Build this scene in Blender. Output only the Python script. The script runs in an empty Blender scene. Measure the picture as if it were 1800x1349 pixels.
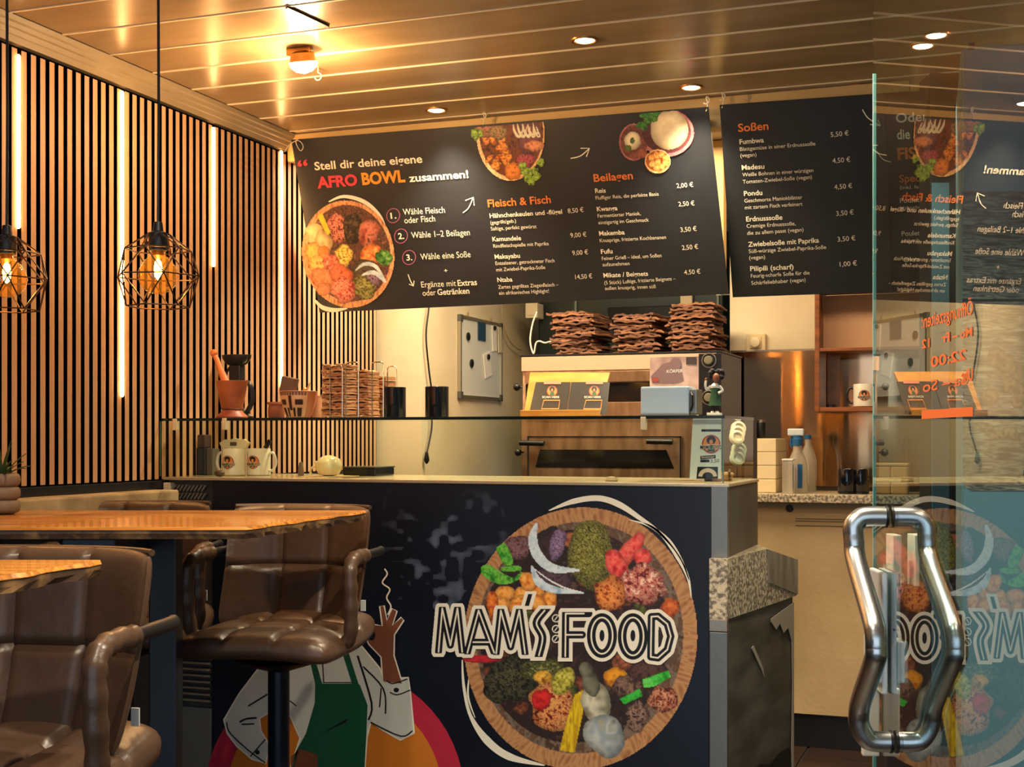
import bpy, bmesh, math, random
import numpy as np
from mathutils import Vector, Matrix
random.seed(7)
R = math.radians
SC = bpy.context.scene
COL = SC.collection
# ---------------------------------------------------------------- camera, world, exposure
FPX = 2350.0; YAW = R(20.2); EYE = 1.27; HOR = 768.0
SA, CA = math.sin(YAW), math.cos(YAW)
cam = bpy.data.objects.new('camera', bpy.data.cameras.new('camera')); COL.objects.link(cam)
cam.data.sensor_width = 36; cam.data.lens = FPX/1800*36
cam.data.shift_y = (HOR-674.5)/1800
cam.location = (0, 0, EYE); cam.rotation_euler = (R(90), 0, YAW)
cam.data.clip_start = 0.02
SC.camera = cam
SC.view_settings.view_transform = 'Standard'; SC.view_settings.look = 'None'
SC.view_settings.gamma = 1; SC.view_settings.use_curve_mapping = False
SC.view_settings.exposure = 0.72
wd = bpy.data.worlds.new('World'); SC.world = wd; wd.use_nodes = True
bg = wd.node_tree.nodes['Background']; bg.inputs[0].default_value = (0.74, 0.86, 1.0, 1); bg.inputs[1].default_value = 0.95

def c2w(r, z, h): return Vector((r*CA - z*SA, r*SA + z*CA, EYE + h))
def P(px, py, z):
    return c2w((px-900)/FPX*z, z, (HOR-py)/FPX*z)
def ray(px, py):
    return P(px, py, 1.0) - Vector((0, 0, EYE))
def onY(px, py, Y):
    d = ray(px, py); k = Y/d.y
    return Vector((d.x*k, d.y*k, EYE + d.z*k))
def onX(px, py, X):
    d = ray(px, py); k = X/d.x
    return Vector((d.x*k, d.y*k, EYE + d.z*k))
def onZ(px, py, Z):
    d = ray(px, py); k = (Z-EYE)/d.z
    return Vector((d.x*k, d.y*k, Z))
def plane_map(p0, p1, p2, lift=0.0):
    n = (p1-p0).cross(p2-p0).normalized()
    o = Vector((0, 0, EYE))
    if n.dot(o-p0) < 0: n = -n
    q = p0 + n*lift; num = n.dot(q-o)
    def f(px, py):
        d = ray(px, py)
        return o + d*(num/n.dot(d))
    return f, n
def Xat(px, Y): return onY(px, HOR, Y).x
def Hat(py, p): # height of image row py at the camera depth of point p
    z = -p.x*SA + p.y*CA
    return EYE + (HOR-py)/FPX*z

# ---------------------------------------------------------------- lights (unseen area lamps added for the kitchen walls, spots)
def light(kind, loc, energy, color, size=0.1, rot=None, spot=None, name='lamp'):
    l = bpy.data.lights.new(name, kind); l.energy = energy; l.color = color
    if kind == 'AREA': l.shape = 'RECTANGLE'; l.size = size[0]; l.size_y = size[1]
    else: l.shadow_soft_size = size
    if spot: l.spot_size = R(spot); l.spot_blend = .7
    o = bpy.data.objects.new(name, l); COL.objects.link(o); o.location = loc
    if rot: o.rotation_euler = rot
    return o
WARM = (1.0, 0.60, 0.26); WARMW = (1.0, 0.80, 0.52)
light('AREA', (-1.75, 5.02, 2.43), 32, (1, .80, .52), (1.3, .35), name='kitchen_light')
light('AREA', (-0.5, 5.1, 2.43), 6, (1.0, .68, .38), (.9, .3), name='kitchen_light')

# ---------------------------------------------------------------- materials
def srgb(c):
    if isinstance(c, str):
        c = [int(c[i:i+2], 16) for i in (0, 2, 4)]
    out = []
    for v in c[:3]:
        v = v/255.0
        out.append(v/12.92 if v <= .04045 else ((v+.055)/1.055)**2.4)
    return out
_m = {}
def mat(name, col, rough=.6, metal=0.0, var=None, scale=8.0, stretch=(1, 1, 1), bump=0.0, bscale=None,
        emit=0.0, spec=None, ramp=(.35, .65), detail=5.0, coat=0.0):
    if name in _m: return _m[name]
    m = bpy.data.materials.new(name); m.use_nodes = True
    nt = m.node_tree; b = nt.nodes['Principled BSDF']
    c = srgb(col) + [1]
    b.inputs['Base Color'].default_value = c
    b.inputs['Roughness'].default_value = rough; b.inputs['Metallic'].default_value = metal
    if spec is not None: b.inputs['Specular IOR Level'].default_value = spec
    if coat: b.inputs['Coat Weight'].default_value = coat
    if emit:
        b.inputs['Emission Color'].default_value = c; b.inputs['Emission Strength'].default_value = emit
    if var is not None or bump:
        tc = nt.nodes.new('ShaderNodeTexCoord'); mp = nt.nodes.new('ShaderNodeMapping')
        mp.inputs['Scale'].default_value = stretch
        nt.links.new(tc.outputs['Object'], mp.inputs[0])
    if var is not None:
        n = nt.nodes.new('ShaderNodeTexNoise'); n.inputs['Scale'].default_value = scale; n.inputs['Detail'].default_value = detail
        nt.links.new(mp.outputs[0], n.inputs[0])
        r = nt.nodes.new('ShaderNodeValToRGB')
        r.color_ramp.elements[0].position = ramp[0]; r.color_ramp.elements[1].position = ramp[1]
        r.color_ramp.elements[0].color = c; r.color_ramp.elements[1].color = srgb(var) + [1]
        nt.links.new(n.outputs[0], r.inputs[0]); nt.links.new(r.outputs[0], b.inputs['Base Color'])
        if emit: nt.links.new(r.outputs[0], b.inputs['Emission Color'])
    if bump:
        n2 = nt.nodes.new('ShaderNodeTexNoise'); n2.inputs['Scale'].default_value = bscale or scale; n2.inputs['Detail'].default_value = 6
        nt.links.new(mp.outputs[0], n2.inputs[0])
        bp = nt.nodes.new('ShaderNodeBump'); bp.inputs['Strength'].default_value = bump; bp.inputs['Distance'].default_value = .01
        nt.links.new(n2.outputs[0], bp.inputs['Height']); nt.links.new(bp.outputs[0], b.inputs['Normal'])
    _m[name] = m
    return m
def vcol_mat(name, rough=.5):
    if name in _m: return _m[name]
    m = bpy.data.materials.new(name); m.use_nodes = True; nt = m.node_tree
    b = nt.nodes['Principled BSDF']; a = nt.nodes.new('ShaderNodeAttribute'); a.attribute_name = 'Col'
    nt.links.new(a.outputs['Color'], b.inputs['Base Color']); b.inputs['Roughness'].default_value = rough
    _m[name] = m; return m
def glass_mat(name, tint=(1, 1, 1), boost=1.0, rough=0.0, ior=1.45, film=None, filmamt=0.0):
    if name in _m: return _m[name]
    m = bpy.data.materials.new(name); m.use_nodes = True; nt = m.node_tree; N = nt.nodes; L = nt.links
    N.remove(N['Principled BSDF']); out = N['Material Output']
    tr = N.new('ShaderNodeBsdfTransparent'); tr.inputs[0].default_value = (*tint, 1)
    gl = N.new('ShaderNodeBsdfGlossy'); gl.inputs['Roughness'].default_value = rough; gl.inputs[0].default_value = (1, 1, 1, 1)
    fr = N.new('ShaderNodeFresnel'); fr.inputs[0].default_value = ior
    ge = N.new('ShaderNodeNewGeometry')
    inv = N.new('ShaderNodeMath'); inv.operation = 'SUBTRACT'; inv.inputs[0].default_value = 1; L.new(ge.outputs['Backfacing'], inv.inputs[1])
    mu = N.new('ShaderNodeMath'); mu.operation = 'MULTIPLY'; L.new(fr.outputs[0], mu.inputs[0]); L.new(inv.outputs[0], mu.inputs[1])
    m2 = N.new('ShaderNodeMath'); m2.operation = 'MULTIPLY'; m2.inputs[1].default_value = boost; m2.use_clamp = True; L.new(mu.outputs[0], m2.inputs[0])
    mx = N.new('ShaderNodeMixShader'); L.new(m2.outputs[0], mx.inputs[0]); 
    src = tr.outputs[0]
    if film:
        df = N.new('ShaderNodeBsdfDiffuse'); df.inputs[0].default_value = (*film, 1)
        mf = N.new('ShaderNodeMixShader'); mf.inputs[0].default_value = filmamt
        L.new(tr.outputs[0], mf.inputs[1]); L.new(df.outputs[0], mf.inputs[2]); src = mf.outputs[0]
    L.new(src, mx.inputs[1]); L.new(gl.outputs[0], mx.inputs[2]); L.new(mx.outputs[0], out.inputs[0])
    _m[name] = m; return m

# ---------------------------------------------------------------- mesh builder
class MB:
    def __init__(s): s.v = []; s.f = []
    def add(s, vs, fs):
        o = len(s.v); s.v += [tuple(v) for v in vs]; s.f += [tuple(i+o for i in f) for f in fs]; return s
    def box(s, x0, x1, y0, y1, z0, z1, bev=0.0, M=None):
        if bev <= 0:
            vs = [(x, y, z) for z in (z0, z1) for y in (y0, y1) for x in (x0, x1)]
            fs = [(0, 2, 3, 1), (4, 5, 7, 6), (0, 1, 5, 4), (2, 6, 7, 3), (0, 4, 6, 2), (1, 3, 7, 5)]
        else:
            bm = bmesh.new(); bmesh.ops.create_cube(bm, size=1)
            for v in bm.verts: v.co = Vector((x0+(v.co.x+.5)*(x1-x0), y0+(v.co.y+.5)*(y1-y0), z0+(v.co.z+.5)*(z1-z0)))
            bmesh.ops.bevel(bm, geom=bm.edges[:], offset=bev, segments=2, profile=.6, affect='EDGES')
            bm.verts.index_update(); vs = [v.co.copy() for v in bm.verts]; fs = [[v.index for v in f.verts] for f in bm.faces]; bm.free()
        if M is not None: vs = [M @ Vector(v) for v in vs]
        return s.add(vs, fs)
    def tube(s, pts, r, n=8, closed=False, caps=True):
        pts = [Vector(p) for p in pts]; m = len(pts)
        rr = r if isinstance(r, (list, tuple)) else [r]*m
        vs = []; up = None
        for i, p in enumerate(pts):
            if closed: t = pts[(i+1) % m]-pts[i-1]
            else: t = pts[min(i+1, m-1)]-pts[max(i-1, 0)]
            t.normalize()
            if up is None: up = Vector((0, 0, 1)) if abs(t.z) < .9 else Vector((0, 1, 0))
            a = t.cross(up)
            if a.length < 1e-5: a = t.orthogonal()
            a.normalize(); b = t.cross(a).normalized(); up = -b if False else up
            # parallel transport
            if i: 
                a = pa - t*pa.dot(t)
                if a.length < 1e-6: a = t.orthogonal()
                a.normalize(); b = t.cross(a)
            pa = a
            for k in range(n):
                q = 2*math.pi*k/n; vs.append(p + (a*math.cos(q)+b*math.sin(q))*rr[i])
        fs = []
        for i in range(m if closed else m-1):
            j = (i+1) % m
            for k in range(n): fs.append((i*n+k, i*n+(k+1) % n, j*n+(k+1) % n, j*n+k))
        if caps and not closed: fs += [tuple(range(n))[::-1], tuple(range((m-1)*n, m*n))]
        return s.add(vs, fs)
    def lathe(s, prof, n=24, c=(0, 0, 0), M=None, sq=None):
        vs = []; c = Vector(c)
        for r, z in prof:
            for k in range(n):
                q = 2*math.pi*k/n; v = Vector((r*math.cos(q), r*math.sin(q)*(sq or 1), z))
                if M is not None: v = M @ v
                vs.append(v + c)
        fs = []
        for i in range(len(prof)-1):
            for k in range(n): fs.append((i*n+k, i*n+(k+1) % n, (i+1)*n+(k+1) % n, (i+1)*n+k))
        if prof[0][0] > 1e-6: fs.append(tuple(range(n))[::-1])
        if prof[-1][0] > 1e-6: fs.append(tuple(range((len(prof)-1)*n, len(prof)*n)))
        return s.add(vs, fs)
    def prism(s, poly, z0, z1, top=None):
        n = len(poly); tz = top or [z1]*n
        vs = [(x, y, z0) for x, y in poly] + [(p[0], p[1], tz[i]) for i, p in enumerate(poly)]
        fs = [tuple(range(n))[::-1], tuple(range(n, 2*n))] + [(i, (i+1) % n, n+(i+1) % n, n+i) for i in range(n)]
        return s.add(vs, fs)
    def slab(s, pts, n, t):
        """polygon (3D points) given thickness t along -n"""
        m = len(pts); pts = [Vector(p) for p in pts]; vs = pts + [p - n*t for p in pts]
        fs = [tuple(range(m)), tuple(range(m, 2*m))[::-1]] + [(i, m+i, m+(i+1) % m, (i+1) % m) for i in range(m)]
        return s.add(vs, fs)
    def sphere(s, c, r, n=16, m=10, sc=(1, 1, 1)):
        vs = []; c = Vector(c)
        for i in range(m+1):
            a = math.pi*i/m
            for k in range(n):
                q = 2*math.pi*k/n; vs.append(c+Vector((r*sc[0]*math.sin(a)*math.cos(q), r*sc[1]*math.sin(a)*math.sin(q), r*sc[2]*math.cos(a))))
        fs = [(i*n+k, (i+1)*n+k, (i+1)*n+(k+1) % n, i*n+(k+1) % n) for i in range(m) for k in range(n)]
        return s.add(vs, fs)
    def build(s, name, m, parent=None, smooth=False, world=False, kind=None, cols=None):
        me = bpy.data.meshes.new(name)
        vs = s.v
        if world and parent is not None:
            o = parent.location; vs = [(v[0]-o.x, v[1]-o.y, v[2]-o.z) for v in vs]
        me.from_pydata(vs, [], s.f); me.update()
        me.materials.append(m)
        bm = bmesh.new(); bm.from_mesh(me); bmesh.ops.remove_doubles(bm, verts=bm.verts, dist=1e-6)
        if cols is None: bmesh.ops.recalc_face_normals(bm, faces=bm.faces)
        bm.to_mesh(me); bm.free()
        if smooth:
            for p in me.polygons: p.use_smooth = True
            try: me.set_sharp_from_angle(angle=R(40))
            except Exception: pass
        ob = bpy.data.objects.new(name, me); COL.objects.link(ob); ob.parent = parent
        if kind: ob['kind'] = kind
        return ob
def thing(name, label, cat, loc=(0, 0, 0), rz=0.0, group=None, kind=None):
    o = bpy.data.objects.new(name, None); COL.objects.link(o); o.location = loc; o.rotation_euler = (0, 0, rz)
    o.empty_display_size = .05
    if kind: o['kind'] = kind
    if label: o['label'] = label
    if cat: o['category'] = cat
    if group: o['group'] = group
    return o
def tag(o, label, cat, group=None):
    o['label'] = label; o['category'] = cat
    if group: o['group'] = group
    return o
def struct(o): o['kind'] = 'structure'; return o
def dup(root, loc, rz, label, group=None):
    r = root.copy(); COL.objects.link(r); r.location = loc; r.rotation_euler = (0, 0, rz); r['label'] = label
    if group: r['group'] = group
    for ch in list(root.children):
        c = ch.copy(); COL.objects.link(c); c.parent = r
        for g in list(ch.children):
            d = g.copy(); COL.objects.link(d); d.parent = c
    return r
def arc(c, r, a0, a1, n, z=0):
    return [(c[0]+r*math.cos(a0+(a1-a0)*i/n), c[1]+r*math.sin(a0+(a1-a0)*i/n), z) for i in range(n+1)]
def smoothpath(pts, n=6):
    """Catmull-Rom through the points"""
    pts = [Vector(p) for p in pts]; out = []
    for i in range(len(pts)-1):
        p0 = pts[max(i-1, 0)]; p1 = pts[i]; p2 = pts[i+1]; p3 = pts[min(i+2, len(pts)-1)]
        for k in range(n):
            t = k/n
            out.append(.5*((2*p1)+(p2-p0)*t+(2*p0-5*p1+4*p2-p3)*t*t+(3*p1-p0-3*p2+p3)*t**3))
    out.append(pts[-1]); return out

# ---------------------------------------------------------------- lettering and flat print
_tc = {}
def glyphs(s, bold):
    key = (s, bold)
    if key in _tc: return _tc[key]
    cu = bpy.data.curves.new('t', 'FONT'); cu.body = s; cu.size = 1; cu.resolution_u = 3; cu.offset = bold*.62; cu.fill_mode = 'FRONT'
    ob = bpy.data.objects.new('t', cu); me = ob.to_mesh()
    vs = [v.co.copy() for v in me.vertices]; fs = [tuple(p.vertices) for p in me.polygons]
    ob.to_mesh_clear(); bpy.data.objects.remove(ob); bpy.data.curves.remove(cu)
    _tc[key] = (vs, fs); return vs, fs
_cap = [None]
def T(mb, s, x0, y0, x1, y1, cap, f, bold=.0, up=(0, -1)):
    """text from (x0,y0) to (x1,y1) along its baseline; f maps picture rows/columns onto the sign's plane"""
    if _cap[0] is None: _cap[0] = max(v.y for v in glyphs('H', 0)[0])
    vs, fs = glyphs(s, bold)
    if not vs: return
    a = min(v.x for v in vs); b = max(v.x for v in vs)
    out = []
    for v in vs:
        u = (v.x-a)/(b-a); w = v.y/_cap[0]*cap
        out.append(f(x0+(x1-x0)*u+up[0]*w, y0+(y1-y0)*u+up[1]*w))
    mb.add(out, fs)
def ribbon(mb, pts, w, f, closed=False):
    n = len(pts); L = []; Rr = []
    for i, p in enumerate(pts):
        a = pts[(i-1) % n] if closed else pts[max(i-1, 0)]; b = pts[(i+1) % n] if closed else pts[min(i+1, n-1)]
        dx, dy = b[0]-a[0], b[1]-a[1]; l = math.hypot(dx, dy) or 1
        ww = (w[i] if isinstance(w, (list, tuple)) else w)/2
        L.append(f(p[0]-dy/l*ww, p[1]+dx/l*ww)); Rr.append(f(p[0]+dy/l*ww, p[1]-dx/l*ww))
    m = n if closed else n-1
    mb.add(L+Rr, [(i, (i+1) % n, n+(i+1) % n, n+i) for i in range(m)])
def flat(mb, pts, f):
    mb.add([f(*p) for p in pts], [tuple(range(len(pts)))])
def ell(cx, cy, rx, ry, n=32, rot=0, a0=0, a1=2*math.pi):
    c, s = math.cos(rot), math.sin(rot); m = n if abs(a1-a0-2*math.pi) < 1e-6 else n+1
    return [(cx+rx*math.cos(a0+(a1-a0)*i/n)*c-ry*math.sin(a0+(a1-a0)*i/n)*s, cy+rx*math.cos(a0+(a1-a0)*i/n)*s+ry*math.sin(a0+(a1-a0)*i/n)*c) for i in range(m)]
def cr2(pts, n=6):
    return [(p.x, p.y) for p in smoothpath([(p[0], p[1], 0) for p in pts], n)]
class Paint:
    """a print: colour per point of a fine grid laid on a plane"""
    def __init__(s, x0, y0, x1, y1, step):
        s.nx = int((x1-x0)/step)+1; s.ny = int((y1-y0)/step)+1; s.x0, s.y0, s.step = x0, y0, step
        s.X, s.Y = np.meshgrid(x0+np.arange(s.nx)*step, y0+np.arange(s.ny)*step)
        s.C = np.zeros((s.ny, s.nx, 3)); s.A = np.zeros((s.ny, s.nx), bool); s.rng = np.random.RandomState(3)
    def noise(s, sx, sy=None, seed=0, rot=0.0):
        sy = sy or sx; rs = np.random.RandomState(seed+11); lat = rs.rand(257, 257)
        x = s.X*math.cos(rot)+s.Y*math.sin(rot); y = -s.X*math.sin(rot)+s.Y*math.cos(rot)
        u = x/sx+1000; v = y/sy+1000; i = np.floor(u).astype(int); j = np.floor(v).astype(int); fu = u-i; fv = v-j
        fu = fu*fu*(3-2*fu); fv = fv*fv*(3-2*fv); i %= 256; j %= 256
        return (lat[j, i]*(1-fu)+lat[j, i+1]*fu)*(1-fv)+(lat[j+1, i]*(1-fu)+lat[j+1, i+1]*fu)*fv
    def inpoly(s, pts):
        ins = np.zeros(s.X.shape, bool); n = len(pts)
        for i in range(n):
            xa, ya = pts[i]; xb, yb = pts[(i+1) % n]
            if ya == yb: continue
            c = ((ya > s.Y) != (yb > s.Y)) & (s.X < (xb-xa)*(s.Y-ya)/(yb-ya)+xa); ins ^= c
        return ins
    def fill(s, m, cols, t=None, sx=4, sy=None, seed=0, rot=0.0, wob=0, contrast=1.6):
        cols = [np.array(srgb(c)) for c in cols]
        n = .6*s.noise(sx, sy, seed, rot)+.4*s.noise(sx*.45, (sy or sx)*.45, seed+5, rot) if t is None else t
        n = np.clip((n-.5)*contrast+.5, 0, .9999)*(len(cols)-1); k = n.astype(int); fr = (n-k)[..., None]
        arr = np.array(cols + [cols[-1]]); c = arr[k]*(1-fr)+arr[np.minimum(k+1, len(cols)-1)]*fr
        s.C[m] = c[m]; s.A[m] = True
    def blob(s, cx, cy, rx, ry, cols, rot=0, seed=0, sx=4, sy=None, wob=.18, trot=0.0, contrast=1.6):
        c, sn = math.cos(rot), math.sin(rot); dx, dy = s.X-cx, s.Y-cy
        u = (dx*c+dy*sn)/rx; v = (-dx*sn+dy*c)/ry
        d = np.sqrt(u*u+v*v) + (s.noise(max(rx, ry)*.5, None, seed+40)-.5)*2*wob
        m = d < 1; s.fill(m, cols, sx=sx, sy=sy, seed=seed, rot=trot, contrast=contrast)
        g = (1.12-.62*np.clip((d-.45)/.55, 0, 1)**1.5)*(1+.22*np.clip(-(dx/rx+dy/ry)*.5, -1, 1))
        s.C[m] = np.clip(s.C[m]*g[m][:, None], 0, .95)
    def poly(s, pts, cols, **k): s.fill(s.inpoly(pts), cols, **k)
    def build(s, name, f, parent, m, world=True):
        A = s.A; fm = A[:-1, :-1] & A[1:, :-1] & A[:-1, 1:] & A[1:, 1:]
        use = np.zeros(A.shape, bool); use[:-1, :-1] |= fm; use[1:, :-1] |= fm; use[:-1, 1:] |= fm; use[1:, 1:] |= fm
        idx = -np.ones(A.shape, int); idx[use] = np.arange(use.sum())
        vs = [f(x, y) for x, y in zip(s.X[use], s.Y[use])]
        o = parent.location if parent is not None else Vector((0, 0, 0))
        jj, ii = np.nonzero(fm)
        fs = np.stack([idx[jj, ii], idx[jj+1, ii], idx[jj+1, ii+1], idx[jj, ii+1]], 1).tolist()
        me = bpy.data.meshes.new(name); me.from_pydata([v-o for v in vs], [], fs)
        at = me.color_attributes.new('Col', 'FLOAT_COLOR', 'POINT')
        c4 = np.concatenate([s.C[use], np.ones((use.sum(), 1))], 1).astype(np.float32)
        at.data.foreach_set('color', c4.ravel()); me.materials.append(m); me.update()
        ob = bpy.data.objects.new(name, me); COL.objects.link(ob); ob.parent = parent
        return ob
# ================================================================ SETTING
M_slat = mat('slat_oak', 'd4ab82', .55, var='c0926a', scale=6, stretch=(6, 6, .5), ramp=(.3, .7), bump=.1, bscale=40)
M_felt = mat('black_felt', '050507', 1.0, spec=0.0)
M_ceil = mat('ceiling_paint', 'a08868', .27, var='8c7556', scale=3, stretch=(.5, 2, 1), bump=.10, bscale=5)
M_joint_highlight = mat('joint_highlight', 'e8d6b4', .5)  # paler than the planks, puts the bright joint lines into the colour
M_cream = mat('cream_plaster', 'e6d6b4', .8, var='d9c69c', scale=2.5, bump=.06, bscale=30)
M_soff = mat('soffit_paint', 'dcb877', .6, var='d0aa68', scale=3)
M_corn = mat('cornice_paint', '9c8b70', .5, var='8f7c60', scale=5)
M_dark = mat('dark_wall', '0c1018', .7, var='11161f', scale=4)
M_floor = mat('dark_tile', '1d130f', .35, var='2b1c15', scale=5)
M_navy = mat('navy_print', '070d1a', .38, var='10192b', scale=2.2, ramp=(.4, .75), detail=8)
M_steel = mat('brushed_steel', 'b9a894', .3, metal=1, bump=.05, bscale=60, stretch=(8, 8, .4))
M_steelc = mat('cool_steel', '8f8e88', .42, metal=1, bump=.04, bscale=60)
M_black = mat('black_plastic', '0c0c0e', .4)
M_blackm = mat('black_metal', '0d0f13', .42, metal=.3)
M_white = mat('white_paint', 'e9e6dc', .5)
ZC = EYE+1.185          # ceiling height
WX = -2.64             # face of the slats
# floor with tiles
fl = struct(MB().box(-2.8, 2.2, -1.6, 8, -.1, -.006).build('floor', mat('grout', '0e0a08', .8), None))
tile = None
for ix in range(8):
    for iy in range(11):
        x = -2.5+ix*.5; y = .6+iy*.5
        if x > 1.3: continue
        if tile is None:
            tile = MB().box(-.246, .246, -.246, .246, -.006, 0, .002).build('tile', M_floor, fl); tile.location = (x, y, 0)
        else:
            t = tile.copy(); COL.objects.link(t); t.location = (x, y, 0)
# ceiling planks along x
ce = struct(MB().box(-2.8, 2.2, -1.0, 8.2, ZC+.006, ZC+.12).build('ceiling', M_joint_highlight, None))
pl0 = MB().box(-2.45, 2.35, -.1048, .1048, 0, .008, .0035).build('plank', M_ceil, ce); pl0.location = (-.15, 3.571, ZC)
for k in range(-20, 5):
    if k == 0: continue
    p = pl0.copy(); COL.objects.link(p); p.location = (-.15, 3.571+.222*k, ZC)
bd0 = MB().box(-2.45, 2.35, -.0045, .0045, -.0025, .010, .0015).build('highlight_bead', M_joint_highlight, ce); bd0.location = (-.15, 3.571+.111, ZC)  # strip added at each joint to catch light as a bright line
for k in range(-20, 5):
    if k == 0: continue
    p = bd0.copy(); COL.objects.link(p); p.location = (-.15, 3.571+.111+.222*k, ZC)
soff_x1 = Xat(1598, 4.62)
struct(MB().box(WX, soff_x1, 4.62, 4.70, ZC-.105, ZC, .004).build('trim_1', M_soff, None))
# cornice along the left wall
prof = [(0, -.066), (.024, -.066), (.027, -.048), (.031, -.045), (.035, -.032), (.042, -.029), (.046, -.018), (.052, -.014), (.056, 0), (0, 0)]
mb = MB()
vs = [(WX-.02+x, y, ZC+z) for y in (-1.0, 4.62) for x, z in prof]; n = len(prof)
mb.add(vs, [tuple(range(n)), tuple(range(n, 2*n))[::-1]]+[(i, (i+1) % n, n+(i+1) % n, n+i) for i in range(n)])
struct(mb.build('trim_2', M_corn, None))
# left wall, with an unseen stretch added past the entrance to block sky reflections
wl = struct(MB().box(WX-.18, WX-.018, -5.0, 5.60, 0, ZC+.02).build('wall_left', M_felt, None))
ZS0, ZS1 = EYE-.142, EYE+1.105
YL = [(z-(-WX)*SA)/CA for z in (3.815, 4.262, 4.756, 5.20)]
def slatY(px):  # depth along the wall of a picture column
    return onX(px, HOR, WX).y
c0 = slatY(32); c3 = slatY(494); pitch = (c3-c0)/37.0
led_i = {0: None, 12: None, 25: None, 37: None}
sl0 = None; k = -62
while True:
    y = c0+(k+.5)*pitch
    if y > 5.43: break
    if sl0 is None:
        sl0 = MB().box(-.020, .004, -pitch*.285, pitch*.285, ZS0, ZS1, .0015).build('slat', M_slat, wl); sl0.location = (WX, y, 0)
        sl0.data.materials.append(M_felt)
        for p in sl0.data.polygons:
            if p.normal.x < .9: p.material_index = 1
    else:
        s = sl0.copy(); COL.objects.link(s); s.location = (WX, y, 0)
    k += 1
struct(MB().box(WX-.02, WX+.012, -1.0, 5.44, EYE-.174, ZS0-.004, .003).build('trim_3', mat('rail_dark', '0b121c', .4), None))
struct(MB().box(WX-.02, WX+.10, -1.0, 3.74, EYE-.235, EYE-.1745, .006).build('trim_4', mat('ledge_stone', 'b8a07a', .6, var='8a7450', scale=9), None))
struct(MB().box(WX-.02, WX+.03, -1.0, 3.74, 0, EYE-.236).build('baseboard_left', M_dark, None))
# LED bars let into the slat wall
M_led = mat('led_tube', 'ffbe6e', .5, emit=0.0)
b = M_led.node_tree.nodes['Principled BSDF']; b.inputs['Emission Color'].default_value = (1, .50, .17, 1); b.inputs['Emission Strength'].default_value = 24
leds = [(32, 96, 402, 'leftmost short glowing light bar set between oak slats'), (214, 160, 698, 'longest glowing light bar, hanging just behind the caged pendant lamp'),
        (375, 224, 469, 'short glowing light bar above the wooden mortar'), (494, 265, 682, 'glowing light bar beside the left end of the menu board')]
for px, ya, yb, lab in leds:
    p = onX(px, HOR, WX+.004); za = onX(px, ya, WX+.004).z; zb = onX(px, yb, WX+.004).z
    t = thing('led_light_bar', lab, 'light', (WX, p.y, zb), 0, 'light bars on the slat wall')
    MB().box(-.016, .002, -pitch*.17, pitch*.17, 0, za-zb, .002).build('housing', M_black, t)
    MB().tube([(.004, 0, 0), (.004, 0, .004), (.004, 0, za-zb-.004), (.004, 0, za-zb)], [.003, .0068, .0068, .003], 10).build('diffuser', M_led, t, smooth=True)
# back column, inner wall, kitchen walls
XI = onY(741, HOR, 5.45).x
struct(MB().box(WX-.1, XI, 5.45, 7.9, 0, ZC+.02).build('wall_back', M_cream, None))
struct(MB().box(XI, 2.2, 7.7, 7.9, 0, ZC+.02).build('wall_far', mat('far_wall', '26302c', .6, var='1a2220', scale=2), None))
XR0 = Xat(1283, 6.1)
struct(MB().box(XR0, 2.2, 6.1, 6.25, 0, ZC+.02).build('wall_back_right', M_cream, None))
struct(MB().box(1.9, 2.05, -1, 6.1, 0, ZC+.02).build('wall_right', M_cream, None))
pc = onY(905, HOR, 6.9)
struct(MB().tube([(pc.x, pc.y, 0), (pc.x, pc.y, ZC)], .045, 16).build('trim_5', M_cream, None, smooth=True))
pc = onY(930, HOR, 7.2)
struct(MB().box(pc.x-.04, pc.x+.02, pc.y, pc.y+.1, 0, ZC).build('trim_6', M_cream, None))
# beige post between the two menu boards
a = Xat(1249, 5.3); b_ = Xat(1272, 5.3)
struct(MB().box(a, b_, 5.3, 5.36, EYE+.60, ZC, .003).build('trim_7', M_soff, None))
# splashback sheet of steel, slightly askew, with rivet heads
p0 = onY(1284, HOR, 6.08); p1 = onY(1640, HOR, 6.01)
ztop = Hat(620, p0)
t = thing('splashback', 'sheet steel splashback mirroring the lamps on the kitchen wall', 'splashback', (0, 0, 0))
M_splash = mat('splash_steel', 'd2a880', .10, metal=1, bump=.025, bscale=5, stretch=(1.2, 1.2, .25))
_b = M_splash.node_tree.nodes['Principled BSDF']; _b.inputs['Anisotropic'].default_value = 1.0
_t = M_splash.node_tree.nodes.new('ShaderNodeTangent'); _t.direction_type = 'RADIAL'; _t.axis = 'Z'; _b.inputs['Anisotropic Rotation'].default_value = .25; M_splash.node_tree.links.new(_t.outputs[0], _b.inputs['Tangent'])
mb = MB(); N = 24; vs = []
for j in range(2):
    for i in range(N+1):
        u = i/N; x = p0.x+(p1.x-p0.x)*u; y = p0.y+(p1.y-p0.y)*u+.004*math.sin(u*9)
        vs.append((x, y, EYE-.22 if j == 0 else ztop))
vs2 = [(x, y+.003, z) for x, y, z in vs]
m = N+1
mb.add(vs, [(i, i+1, m+i+1, m+i) for i in range(N)]); mb.build('sheet', M_splash, t, smooth=True)
MB().add([(v[0], v[1]-.002, v[2]) for v in (vs[m], vs[-1])]+[(v[0], v[1]-.002, v[2]+.008) for v in (vs[m], vs[-1])], [(0, 1, 3, 2)]).build('edge_trim', M_steel, t)
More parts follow.
